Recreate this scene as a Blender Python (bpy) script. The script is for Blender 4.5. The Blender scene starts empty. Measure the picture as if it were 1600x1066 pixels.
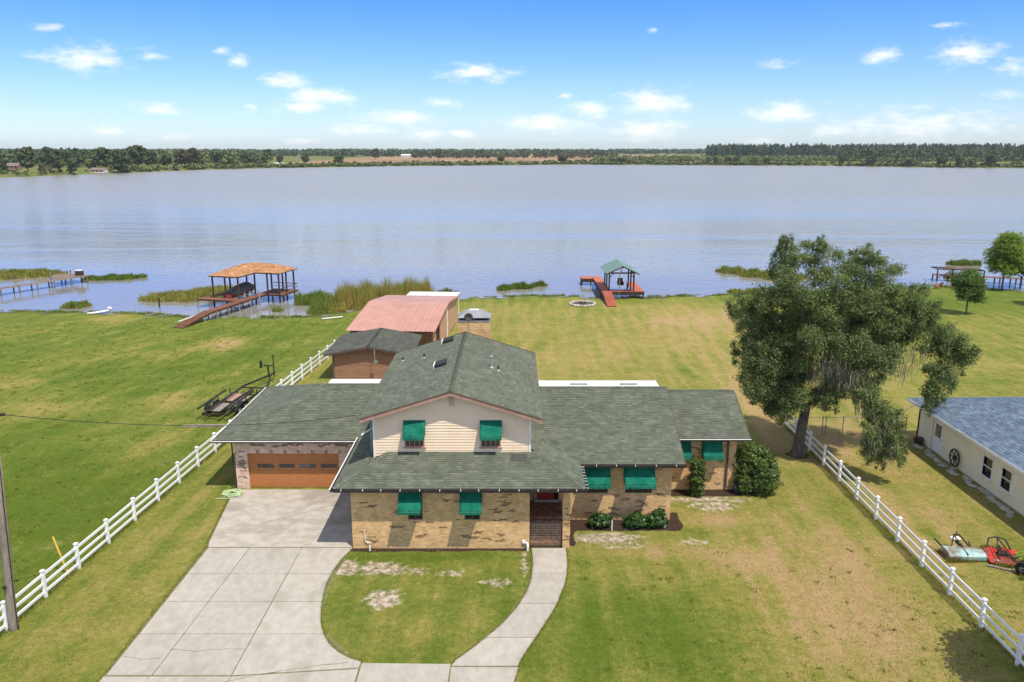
import bpy, math, random
import numpy as np
from mathutils import Vector, Matrix
random.seed(7); np.random.seed(7)
S = bpy.context.scene; C = S.collection
R = math.radians
# ---------------------------------------------------------------- camera
cam = bpy.data.cameras.new('camera'); co = bpy.data.objects.new('camera', cam); C.objects.link(co)
co.location = (0, 0, 19); co.rotation_euler = (R(90 - 13.6), 0, 0)
cam.sensor_width = 36; cam.lens = 28; cam.clip_end = 30000; cam.clip_start = .5
S.camera = co
# ---------------------------------------------------------------- sun, sky, exposure
SUNV = Vector((.32, -.385, 1)).normalized()
sl = bpy.data.lights.new('sun', 'SUN'); so = bpy.data.objects.new('sun', sl); C.objects.link(so)
sl.energy = 4.3; sl.angle = R(.53); sl.color = (1, .92, .79); so.location = (20, -20, 60)
so.rotation_euler = (-SUNV).to_track_quat('-Z', 'Y').to_euler()
S.view_settings.view_transform = 'Standard'; S.view_settings.look = 'None'
S.view_settings.exposure = 0.34; S.view_settings.gamma = 1; S.view_settings.use_curve_mapping = False
S.cycles.use_denoising = True; S.cycles.use_adaptive_sampling = True; S.cycles.adaptive_threshold = .02
S.cycles.max_bounces = 5; S.cycles.diffuse_bounces = 3; S.cycles.volume_bounces = 0; S.cycles.transparent_max_bounces = 8

class NT:
    "small node-tree helper"
    def __init__(s, nt): s.t = nt
    def n(s, typ, **kw):
        nd = s.t.nodes.new(typ)
        for k, v in kw.items():
            if k.startswith('_'):
                key = k[1:]; key = int(key) if key.isdigit() else key.replace('_', ' ')
                s.set(nd.inputs[key], v)
            else: setattr(nd, k, v)
        return nd
    def set(s, sock, v):
        if isinstance(v, bpy.types.NodeSocket): s.t.links.new(v, sock)
        elif isinstance(v, bpy.types.Node): s.t.links.new(v.outputs[0], sock)
        elif isinstance(v, (tuple, list)) and len(v) == 3 and sock.type == 'RGBA': sock.default_value = (*v, 1)
        else: sock.default_value = v
    def m(s, op, a, b=None, c=None, clamp=False):
        nd = s.t.nodes.new('ShaderNodeMath'); nd.operation = op; nd.use_clamp = clamp
        s.set(nd.inputs[0], a)
        if b is not None: s.set(nd.inputs[1], b)
        if c is not None: s.set(nd.inputs[2], c)
        return nd.outputs[0]
    def mix(s, f, a, b, mode='MIX'):
        nd = s.t.nodes.new('ShaderNodeMix'); nd.data_type = 'RGBA'; nd.blend_type = mode
        s.set(nd.inputs[0], f); s.set(nd.inputs[6], a); s.set(nd.inputs[7], b)
        return nd.outputs[2]
    def ramp(s, f, lo, hi):
        nd = s.t.nodes.new('ShaderNodeMapRange'); nd.interpolation_type = 'SMOOTHSTEP'
        s.set(nd.inputs[0], f); nd.inputs[1].default_value = lo; nd.inputs[2].default_value = hi
        return nd.outputs[0]
    def noise(s, vec, scale, detail=4, rough=.55, dist=0):
        nd = s.t.nodes.new('ShaderNodeTexNoise'); s.set(nd.inputs['Vector'], vec)
        nd.inputs['Scale'].default_value = scale; nd.inputs['Detail'].default_value = detail
        nd.inputs['Roughness'].default_value = rough; nd.inputs['Distortion'].default_value = dist
        return nd.outputs[0]

W = bpy.data.worlds.new('World'); S.world = W; W.use_nodes = True
w = NT(W.node_tree); W.node_tree.nodes.clear()
sky = w.n('ShaderNodeTexSky', sky_type='NISHITA', sun_disc=False)
sky.sun_elevation = R(63.4); sky.sun_rotation = R(140.3); sky.altitude = 20
sky.air_density = 1.0; sky.dust_density = .2; sky.ozone_density = 1.6
geo = w.n('ShaderNodeTexCoord'); sep = w.n('ShaderNodeSeparateXYZ', _0=geo.outputs['Generated'])
dx, dy, dz = sep.outputs
ysafe = w.m('MAXIMUM', dy, .02)
U_ = w.m('DIVIDE', dx, ysafe); V_ = w.m('DIVIDE', dz, ysafe)
comb = w.n('ShaderNodeCombineXYZ', _0=U_, _1=w.m('MULTIPLY', V_, 2.6), _2=0.0)
warp = w.n('ShaderNodeTexNoise', _Vector=comb, _Scale=34.0, _Detail=6.0, _Roughness=.62)
warp2 = w.noise(comb, 11, 4, .6)
nz = w.m('ADD', w.m('MULTIPLY', w.m('SUBTRACT', warp.outputs[0], .5), 1.9), w.m('MULTIPLY', w.m('SUBTRACT', warp2, .5), .9))
CLOUDS = [(-.5064,.1051,.0531,.0137,1),(-.4263,.1058,.0193,.004,.5),(-.3231,.1015,.0137,.0072,.75),(-.2759,.079,.0289,.008,.9),(-.231,.0606,.0434,.0088,.9),(-.251,.0481,.0338,.0064,.9),(-.0398,.0877,.0386,.0096,1),(-.0849,.0525,.0257,.0056,.8),(-.4249,.0466,.0338,.0064,.6),(-.1394,.0362,.0498,.008,.8),(-.1864,.0242,.0402,.0064,.7),(-.1089,.0167,.0209,.0064,.8),(-.0584,.0167,.0177,.0048,.7),(-.4914,.0204,.0193,.0056,.8),(-.401,.0144,.0193,.004,.6),(-.3166,.0488,.0096,.004,.4),(.1697,.0525,.0402,.0145,1),(.0927,.0451,.0305,.0088,.9),(.0388,.0294,.0547,.0096,.9),(.1632,.0219,.045,.0113,.95),(.3311,.0414,.0418,.0121,.9),(.4399,.1073,.0225,.0088,.7),(.5399,.1109,.0418,.0137,.8),(.5993,.0943,.0177,.0096,.5),(.3925,.0219,.0273,.0064,.7),(.5886,.0629,.0225,.0056,.6),(.4967,.0279,.1125,.0177,.5),(.0647,.0614,.0096,.004,.5),(.1663,.1345,.0072,.0024,.4),(-.5512,.1387,.0209,.004,.5),(-.3458,.1123,.0113,.0048,.35),(.5132,.1409,.0241,.004,.3),(-.2573,.0084,.0241,.004,.5),(.2964,.0076,.0322,.004,.6),(.3166,.0979,.0322,.0064,.25)]
PV = w.n('ShaderNodeCombineXYZ', _0=U_, _1=V_, _2=0.0).outputs[0]
wv = w.n('ShaderNodeVectorMath', operation='MULTIPLY_ADD'); w.set(wv.inputs[0], w.n('ShaderNodeTexNoise', _Vector=comb, _Scale=60.0, _Detail=3.0).outputs[1]); wv.inputs[1].default_value = (.012, .005, 0); w.set(wv.inputs[2], PV)
tot = None
for (cu, cv, a, b, k) in CLOUDS:
    a *= 1.05; b *= 1.15
    n1 = w.n('ShaderNodeVectorMath', operation='MULTIPLY_ADD'); w.set(n1.inputs[0], wv); n1.inputs[1].default_value = (1 / a, 1 / b, 0)
    n1.inputs[2].default_value = (-(cu + .006) / a, -(cv + .0025) / b, 1.1 * (1 - k))
    n2 = w.n('ShaderNodeVectorMath', operation='LENGTH'); w.set(n2.inputs[0], n1)
    tot = n2.outputs[1] if tot is None else w.m('MINIMUM', tot, n2.outputs[1])
tot = w.ramp(w.m('ADD', w.m('SUBTRACT', 1.0, tot), w.m('MULTIPLY', nz, 1.35)), -.35, 1.25)
tot = w.m('MULTIPLY', tot, w.ramp(dy, .05, .2))
# the rest of the sky: unseen fair-weather clouds overhead, thickened low to pale the lake
zs = w.m('ADD', w.m('MAXIMUM', dz, 0.), .06)
lay = w.n('ShaderNodeCombineXYZ', _0=w.m('DIVIDE', dx, zs), _1=w.m('DIVIDE', dy, zs), _2=3.7)
ln = w.m('ADD', w.noise(lay, .8, 7, .56, .2), w.m('MULTIPLY', w.ramp(dz, .75, .2), .11))
lm = w.m('MULTIPLY', w.ramp(ln, .44, .62), w.ramp(dz, .176, .205))
tot = w.m('MAXIMUM', tot, w.m('MULTIPLY', lm, .85))
skyc = w.mix(1.0, sky.outputs[0], w.mix(w.ramp(dz, .175, .32), w.mix(w.ramp(dz, .0, .2), (.54, .67, .93), (.22, .49, 1.20)), (1.0, .98, .95)), 'MULTIPLY')
skyc = w.mix(w.m('MULTIPLY', tot, .95), skyc, (6.0, 6.05, 6.2))
bg = w.n('ShaderNodeBackground', _Color=skyc, _Strength=.15)
W.cycles.sampling_method = 'MANUAL'; W.cycles.sample_map_resolution = 256
wo = w.n('ShaderNodeOutputWorld', _Surface=bg)

# ---------------------------------------------------------------- materials
MATS = {}
def mat(name, c1, c2=None, scale=4., rough=.8, bump=0., bscale=None, metal=0., spec=.3, rnd=0., attr=None, c3=None, c3lo=.52,
        lo=.35, hi=.65, stretch=(1, 1, 1), transl=0., bdist=.02, coat=0., brick=None, detail=5):
    m = bpy.data.materials.new(name); m.use_nodes = True; t = NT(m.node_tree); m.node_tree.nodes.clear()
    pos = t.n('ShaderNodeNewGeometry').outputs['Position']
    vec = t.n('ShaderNodeMapping', _Vector=pos, _Scale=stretch).outputs[0] if stretch != (1, 1, 1) else pos
    col = c1; nfac = None
    if c2 is not None:
        nfac = t.noise(vec, scale, detail, .6)
        col = t.mix(t.ramp(nfac, lo, hi), c1, c2)
    if c3 is not None:
        col = t.mix(t.ramp(t.noise(vec, scale * .21, 4, .6), c3lo, c3lo + .16), col, c3)
    if attr:
        at = t.n('ShaderNodeAttribute', attribute_name='rnd').outputs['Fac']
        col = t.mix(1., col, t.n('ShaderNodeValToRGB', _0=at), 'MULTIPLY'); rp = col.node.inputs[7].links[0].from_node.color_ramp
        rp.elements[0].color = (*attr[0], 1); rp.elements[1].color = (*attr[-1], 1)
        for i, a in enumerate(attr[1:-1]):
            e = rp.elements.new((i + 1) / (len(attr) - 1)); e.color = (*a, 1)
    if rnd:
        oi = t.n('ShaderNodeObjectInfo').outputs['Random']
        k = t.m('MULTIPLY_ADD', oi, 2 * rnd, 1 - rnd)
        col = t.mix(1., col, t.n('ShaderNodeCombineColor', _0=k, _1=k, _2=k), 'MULTIPLY')
    b = t.n('ShaderNodeBsdfPrincipled', _Roughness=rough, _Metallic=metal)
    b.inputs['Specular IOR Level'].default_value = spec; b.inputs['Coat Weight'].default_value = coat
    hgt = None
    if brick:
        bw, bh, mortar = brick
        sp = t.n('ShaderNodeSeparateXYZ', _0=pos)
        bv = t.n('ShaderNodeCombineXYZ', _0=t.m('ADD', sp.outputs[0], sp.outputs[1]), _1=sp.outputs[2], _2=0.)
        bt = t.n('ShaderNodeTexBrick', _Vector=bv, _Scale=1.0, _Color1=(.75, .75, .75), _Color2=(1.15, 1.12, 1.1), _Mortar=mortar)
        bt.inputs['Mortar Size'].default_value = .008; bt.inputs['Brick Width'].default_value = bw; bt.inputs['Row Height'].default_value = bh
        bt.inputs['Bias'].default_value = .1
        col = t.mix(1., col, bt.outputs[0], 'MULTIPLY'); hgt = t.m('SUBTRACT', 1., bt.outputs[1])
    t.set(b.inputs['Base Color'], col)
    if bump:
        hh = t.noise(vec, bscale or scale * 4, 5, .65)
        if hgt is not None: hh = t.m('MULTIPLY_ADD', hgt, 1.2, hh)
        bp = t.n('ShaderNodeBump', _Strength=bump, _Distance=bdist, _Height=hh)
        t.set(b.inputs['Normal'], bp.outputs[0])
    sh = b.outputs[0]
    if transl:
        tr = t.n('ShaderNodeBsdfTranslucent', _Color=t.mix(1., col, (1.25, 1.35, .55), 'MULTIPLY') if not isinstance(col, tuple) else col)
        ms = t.n('ShaderNodeMixShader', _0=transl); t.set(ms.inputs[1], sh); t.set(ms.inputs[2], tr); sh = ms.outputs[0]
    o = t.n('ShaderNodeOutputMaterial'); t.set(o.inputs[0], sh)
    MATS[name] = m; return m

SH = [(.82,.82,.82), (.93,.94,.92), (1.0,1.0,.98), (1.04,1.04,1.0), (1.30,1.30,1.22)]
mat('shingle_green', (.094,.107,.082), (.124,.136,.108), 1.3, .95, .5, 60, attr=SH, spec=.12, c3=(.105,.118,.092))
mat('shingle_dark', (.066,.070,.060), (.09,.094,.082), 1.3, .95, .4, 60, attr=SH, spec=.12)
mat('shingle_blue', (.105,.145,.205), (.14,.185,.25), 2., .95, .4, 60, attr=[(.74,.74,.74), (.9,.9,.9), (1,1,1), (1.08,1.08,1.08), (1.3,1.3,1.28)], spec=.15)
mat('shingle_orange', (.33,.165,.082), (.42,.225,.115), 2., .9, .4, 40, attr=[(.7,.7,.7), (.95,.95,.95), (1,1,1), (1.05,1.05,1.0), (1.3,1.3,1.25)], spec=.1)
mat('brick_tan', (.58,.375,.175), (.68,.455,.23), 2.2, .92, .5, 30, brick=(.21, .072, (.93,.95,1.0)), spec=.15, c3=(.52,.335,.16))
mat('brick_pink', (.60,.42,.32), (.70,.53,.43), 2.5, .92, .5, 30, brick=(.21, .072, (1.05,1.05,1.05)), spec=.15)
mat('brick_red', (.16,.07,.04), (.26,.13,.08), 6, .9, .5, 30, brick=(.21, .072, (1.5,1.5,1.5)), spec=.15)
mat('brick_dark', (.19,.115,.065), (.29,.185,.11), 9, .9, .4, 40, rnd=.3, spec=.15)
mat('siding_cream', (.78,.60,.435), (.81,.64,.475), 1.5, .6, .12, 30, spec=.3)
mat('siding_brown', (.22,.118,.066), (.29,.16,.092), 3, .8, .3, 40, stretch=(.4, 1, 6), spec=.2, rnd=.08)
mat('trim_white', (.78,.78,.76), (.70,.70,.68), 2, .5, .05, 30)
mat('trim_brown', (.075,.055,.045), (.11,.08,.065), 3, .6, .1, 30)
mat('trim_pinkbrown', (.34,.20,.15), (.40,.24,.185), 3, .7, .1, 30)
mat('gutter_dark', (.03,.028,.028), (.05,.045,.042), 4, .5, 0)
mat('awning_green', (.0,.125,.078), (.012,.185,.118), 2.2, .8, .25, 60, spec=.2, transl=.18, rnd=.06)
mat('awning_dark', (.004,.05,.036), (.006,.06,.045), 5, .8, 0)
mat('glass_dark', (.012,.014,.016), None, rough=.06, spec=.6)
mat('glass_garage', (.10,.115,.12), (.03,.03,.025), 1.1, .08, spec=.7, lo=.42, hi=.55)
mat('wood_garage', (.38,.145,.045), (.46,.19,.065), 3, .55, .15, 40, stretch=(1, 1, 8), spec=.3, rnd=.04)
mat('door_red', (.33,.022,.014), (.37,.03,.02), 3, .45)
mat('iron_black', (.012,.012,.012), (.03,.022,.018), 8, .5, .1, 60)
mat('iron_rust', (.03,.02,.016), (.10,.045,.025), 5, .85, .3, 40)
mat('concrete', (.335,.308,.270), (.385,.356,.314), 3.2, .92, .35, 30, rnd=.05, c3=(.305,.278,.24), c3lo=.5, spec=.2, detail=12, stretch=(1, .6, 1))
mat('concrete_old', (.325,.293,.25), (.41,.376,.33), 1.9, .95, .5, 20, c3=(.27,.242,.205), c3lo=.48, spec=.2, detail=13, stretch=(.7, 1, 1))
mat('concrete_white', (.62,.61,.58), (.70,.69,.66), 1.5, .8, .1, 20)
mat('vinyl_white', (.82,.82,.83), (.76,.76,.77), 1.2, .35, .03, 30, spec=.45)
mat('metal_white', (.74,.74,.75), (.62,.62,.63), .8, .4, .05, 10, spec=.5)
mat('metal_pink', (.40,.20,.150), (.44,.23,.178), .7, .45, .08, 8, spec=.4, c3=(.37,.18,.135), rnd=.02)
mat('wall_tan', (.46,.255,.15), (.53,.31,.19), 1.5, .7, .1, 20)
mat('metal_grey', (.25,.26,.275), (.33,.34,.36), 2, .5, .05, 10, metal=.2, spec=.4)
mat('metal_green', (.085,.165,.125), (.115,.21,.16), .8, .45, .05, 8, spec=.4)
mat('wood_dark', (.035,.022,.016), (.075,.045,.03), 4, .85, .4, 30, stretch=(1, 1, .3), rnd=.15)
mat('wood_deck', (.135,.055,.032), (.205,.085,.05), 3, .8, .3, 30, rnd=.14)
mat('wood_red', (.36,.095,.052), (.44,.125,.07), 3, .75, .25, 30, rnd=.08)
mat('wood_grey', (.20,.165,.135), (.31,.265,.225), 4, .9, .4, 30, rnd=.14)
mat('wood_pole', (.19,.155,.125), (.30,.26,.215), 5, .9, .6, 18, stretch=(6, 6, .4), bdist=.03)
mat('canvas_grey', (.105,.10,.095), (.16,.155,.145), 3, .8, .2, 20)
mat('boat_white', (.7,.7,.7), (.62,.62,.62), 2, .3)
mat('boat_red', (.20,.02,.02), (.24,.03,.03), 2, .4)
mat('cream_wall', (.74,.67,.50), (.78,.71,.54), 1.2, .85, .2, 30)
mat('stone', (.33,.30,.26), (.50,.46,.40), 5, .95, .6, 18, rnd=.2, bdist=.03)
mat('ash', (.045,.04,.036), (.11,.10,.09), 4, .95, .8, 12)
mat('paint_blue', (.22,.40,.42), (.36,.48,.44), 3, .6, .2, 20, c3=(.17,.10,.055), c3lo=.42)
mat('paint_red', (.48,.025,.014), (.56,.05,.025), 4, .5, .1, 20, c3=(.15,.05,.03), c3lo=.42)
mat('rubber', (.012,.012,.012), (.025,.025,.025), 6, .8, .2, 40)
mat('plastic_yellow', (.62,.40,.06), (.66,.44,.08), 3, .5)
mat('hose_green', (.42,.55,.28), (.5,.6,.34), 4, .5)
mat('bark', (.085,.07,.057), (.18,.155,.13), 7, .95, .9, 14, stretch=(1, 1, .35), bdist=.06)
LR = [(.55,.6,.5), (.85,.88,.8), (1,1,1), (1.2,1.15,1.0), (1.75,1.6,1.2)]
mat('leaf_oak', (.105,.145,.050), (.145,.188,.068), .5, .6, attr=LR, transl=.28, spec=.35)
mat('leaf_bright', (.17,.255,.030), (.22,.30,.045), .8, .6, attr=LR, transl=.35, spec=.3)
mat('leaf_mid', (.08,.145,.030), (.105,.175,.04), .8, .6, attr=LR, transl=.3, spec=.3)
mat('leaf_dark', (.034,.058,.026), (.048,.076,.030), .8, .6, attr=LR, transl=.25, spec=.3)
mat('leaf_hedge', (.06,.10,.018), (.09,.14,.025), 1.2, .5, attr=LR, transl=.25, spec=.4)
mat('leaf_glossy', (.03,.075,.014), (.045,.10,.02), 2, .35, attr=LR, transl=.2, spec=.5)
mat('far_leaf', (.055,.080,.034), (.08,.108,.045), .06, .9, attr=LR, spec=.1)
mat('far_leaf_light', (.115,.15,.055), (.15,.185,.07), .04, .9, attr=LR, spec=.1)
mat('far_leaf_brown', (.075,.075,.036), (.10,.09,.045), .05, .9, attr=LR, spec=.1)
mat('far_pine', (.045,.078,.040), (.065,.10,.052), .03, .9, attr=LR, spec=.1)
mat('moss', (.25,.235,.17), (.34,.315,.24), 2, .95, attr=[(.5,.5,.5), (.8,.8,.8), (1,1,1), (1.1,1.1,1.1), (1.3,1.3,1.3)], transl=.2, spec=.05)
mat('reed', (.22,.22,.065), (.29,.265,.09), .5, .8, attr=[(.35,.65,.35), (.6,.85,.5), (.95,1,.8), (1.3,1.1,.9), (1.9,1.35,1.1)], transl=.25, spec=.15)
mat('grass_blade', (.19,.20,.045), (.25,.23,.07), .6, .8, attr=[(.5,.6,.4), (.8,.9,.7), (1,1,1), (1.2,1.1,1), (1.6,1.4,1.2)], transl=.3, spec=.15)
mat('far_wall', (.55,.50,.44), (.6,.55,.5), .5, .8)
mat('far_wall_brown', (.25,.14,.09), (.28,.16,.11), .5, .8)
mat('far_roof', (.16,.12,.11), (.2,.15,.14), .5, .8)
mat('cable_black', (.02,.02,.02), None, rough=.6)
mat('skylight_dark', (.03,.031,.032), None, rough=.7, spec=.15)
mat('mulch', (.05,.03,.022), (.085,.055,.04), 6, .95, .8, 25)
mat('trash_white', (.75,.75,.72), (.6,.6,.58), 6, .7)
mat('slab_gap', (.12,.10,.05), (.16,.19,.06), 3, .95)

# ---------------------------------------------------------------- mesh helpers
def link(name, me, parent=None, m=None):
    o = bpy.data.objects.new(name, me); C.objects.link(o)
    if m and me is not None and not me.materials: me.materials.append(MATS[m])
    if parent is not None: o.parent = parent
    return o
def tag(o, label, cat, group=None):
    o['label'] = label; o['category'] = cat
    if group: o['group'] = group
    return o
def thing(name, label, cat, group=None, loc=(0, 0, 0), rz=0.):
    o = bpy.data.objects.new(name, None); C.objects.link(o); o.location = loc; o.rotation_euler = (0, 0, rz)
    o.empty_display_size = .2
    return tag(o, label, cat, group)
class MB:
    def __init__(s): s.v = []; s.f = []
    def add(s, vs, fs):
        k = len(s.v); s.v += [tuple(p) for p in vs]; s.f += [tuple(k + i for i in f) for f in fs]; return s
    def box(s, x0, x1, y0, y1, z0, z1):
        return s.add([(x0,y0,z0),(x1,y0,z0),(x1,y1,z0),(x0,y1,z0),(x0,y0,z1),(x1,y0,z1),(x1,y1,z1),(x0,y1,z1)],
                     [(0,3,2,1),(4,5,6,7),(0,1,5,4),(1,2,6,5),(2,3,7,6),(3,0,4,7)])
    def bar(s, p, q, w, h=None, up=(0, 0, 1)):
        "rectangular bar from p to q"
        h = h or w; p = Vector(p); q = Vector(q); d = (q - p).normalized(); u = Vector(up)
        if abs(d.dot(u)) > .97: u = Vector((0, 1, 0))
        a = d.cross(u).normalized() * w / 2; b = a.cross(d).normalized() * h / 2
        vs = [p-a-b, p+a-b, p+a+b, p-a+b, q-a-b, q+a-b, q+a+b, q-a+b]
        return s.add(vs, [(3,2,1,0),(4,5,6,7),(0,1,5,4),(1,2,6,5),(2,3,7,6),(3,0,4,7)])
    def tube(s, pts, rs, n=8, cap=True):
        pts = [Vector(p) for p in pts]; rs = rs if isinstance(rs, (list, tuple)) else [rs] * len(pts)
        k = len(s.v); ref = Vector((.31, .95, .1))
        for i, p in enumerate(pts):
            d = (pts[min(i + 1, len(pts) - 1)] - pts[max(i - 1, 0)]).normalized()
            if abs(d.dot(ref)) > .95: ref = Vector((1, 0, 0))
            a = d.cross(ref).normalized(); b = a.cross(d).normalized()
            for j in range(n):
                t = 2 * math.pi * j / n; s.v.append(tuple(p + (a * math.cos(t) + b * math.sin(t)) * rs[i]))
        for i in range(len(pts) - 1):
            for j in range(n):
                s.f.append((k+i*n+j, k+i*n+(j+1)%n, k+(i+1)*n+(j+1)%n, k+(i+1)*n+j)[::-1])
        if cap: s.f.append(tuple(k + j for j in range(n))); s.f.append(tuple(k + (len(pts)-1)*n + j for j in reversed(range(n))))
        return s
    def poly(s, pts, z0, z1):
        "vertical prism from a plan polygon (counter-clockwise)"
        n = len(pts)
        if sum(pts[i][0]*pts[(i+1)%n][1] - pts[(i+1)%n][0]*pts[i][1] for i in range(n)) < 0: pts = pts[::-1]
        return s.add([(x, y, z0) for x, y in pts] + [(x, y, z1) for x, y in pts],
                     [tuple(range(n))[::-1], tuple(range(n, 2*n))] + [(i, (i+1) % n, n+(i+1) % n, n+i) for i in range(n)])
    def slab(s, pts, th):
        "planar 3D polygon given thickness straight down"
        n = len(pts); pts = [Vector(p) for p in pts]
        nrm = (pts[1]-pts[0]).cross(pts[2]-pts[0])
        if nrm.z < 0: pts = pts[::-1]
        return s.add(pts + [p - Vector((0, 0, th)) for p in pts],
                     [tuple(range(n)), tuple(range(n, 2*n))[::-1]] + [(n+i, n+(i+1) % n, (i+1) % n, i) for i in range(n)])
    def mesh(s, name='mesh'):
        me = bpy.data.meshes.new(name); me.from_pydata(s.v, [], s.f); me.update(); return me
    def build(s, name, m, parent=None, bevel=0., smooth=False):
        me = s.mesh(name)
        if smooth: me.polygons.foreach_set('use_smooth', [True] * len(me.polygons))
        o = link(name, me, parent, m)
        if bevel:
            b = o.modifiers.new('bevel', 'BEVEL'); b.width = bevel; b.segments = 1; b.limit_method = 'ANGLE'
        return o
def quads(name, V, m, parent=None, rnd=None, tri=False, smooth=False):
    "V: (n,4,3) or (n,3,3) array -> one mesh; rnd: n values for the attribute"
    V = np.asarray(V, np.float32); n, k, _ = V.shape
    me = bpy.data.meshes.new(name); me.vertices.add(n * k); me.vertices.foreach_set('co', V.reshape(-1))
    me.loops.add(n * k); me.loops.foreach_set('vertex_index', np.arange(n * k, dtype=np.int32))
    me.polygons.add(n); me.polygons.foreach_set('loop_start', np.arange(0, n * k, k, dtype=np.int32))
    me.polygons.foreach_set('loop_total', np.full(n, k, np.int32))
    if rnd is not None:
        a = me.attributes.new('rnd', 'FLOAT', 'POINT'); a.data.foreach_set('value', np.repeat(np.asarray(rnd, np.float32), k))
    me.update(calc_edges=True); me.validate()
    return link(name, me, parent, m)
def cyl(x, y, z0, z1, r, n=10):
    return MB().tube([(x, y, z0), (x, y, z1)], r, n)

# ---------------------------------------------------------------- ground shape
SHX = [-300, -110, -64.6, -56, -50.5, -45.3, -39.6, -31, -25, -20.2, -13.6, -8.7, 4.5, 14, 29.7, 36.4, 46.4, 63, 73.5, 110, 300]
SHY = [104, 100, 98.5, 98, 97.6, 96.9, 94.6, 94.6, 94.9, 98.5, 104, 106.8, 109.7, 107.3, 110.2, 111.7, 113.8, 117, 112.8, 114, 118]
def shore(x): return np.interp(x, SHX, SHY)
def ground(x, y):
    x = np.asarray(x, float); y = np.asarray(y, float)
    t = np.clip((y - 58) / 40, 0, 1); base = -.9 * (t * t * (3 - 2 * t) * .5 + t * .5)
    d = shore(x) + .5 * np.sin(x * .9) + .35 * np.sin(x * 2.3 + 1) - y
    k = np.clip((2 - d) / 2, 0, 1)
    z = base * (1 - k) + (-1.0) * k
    return np.where(d < 0, np.maximum(-1 + .3 * d, -3.5), z)
def gz(x, y): return float(ground(x, y))
WZ = -1.0
mat('wood_brown_grey', (.14,.105,.08), (.21,.165,.13), 4, .9, .4, 30, rnd=.16)
mat('crack_line', (.20,.175,.135), (.28,.25,.20), 3, .95)
mat('hood_grey', (.20,.21,.225), (.27,.28,.30), 2, .55, spec=.3)
# ================================================================ THE SETTING
def grid_mesh(name, xs, ys, zf, m):
    X, Y = np.meshgrid(xs, ys); Zg = zf(X, Y); nx, ny = len(xs), len(ys)
    me = bpy.data.meshes.new(name); co_ = np.stack([X, Y, Zg], -1).astype(np.float32).reshape(-1)
    me.vertices.add(nx * ny); me.vertices.foreach_set('co', co_)
    i = np.arange((ny - 1) * (nx - 1)); r = i // (nx - 1); c = i % (nx - 1); a = r * nx + c
    q = np.stack([a, a + 1, a + nx + 1, a + nx], -1).astype(np.int32); n = len(q)
    me.loops.add(n * 4); me.loops.foreach_set('vertex_index', q.reshape(-1))
    me.polygons.add(n); me.polygons.foreach_set('loop_start', np.arange(0, n * 4, 4, dtype=np.int32))
    me.polygons.foreach_set('loop_total', np.full(n, 4, np.int32)); me.update(calc_edges=True)
    me.polygons.foreach_set('use_smooth', np.ones(n, bool))
    return link(name, me, None, m), X, Y
def put_attr(o, name, arr):
    a = o.data.attributes.new(name, 'FLOAT', 'POINT'); a.data.foreach_set('value', np.asarray(arr, np.float32).reshape(-1))
def ells(X, Y, L, soft=1.):
    r = np.zeros_like(X)
    for e in L:
        x, y, a, b = e[:4]; k = e[4] if len(e) > 4 else 1.
        d = ((X - x) / a) ** 2 + ((Y - y) / b) ** 2
        r = np.maximum(r, k * np.clip(1.25 - d * .62, 0, 1))
    return r
def fence_x(y): return -20.46 + .071 * (y - 28.6)

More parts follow.
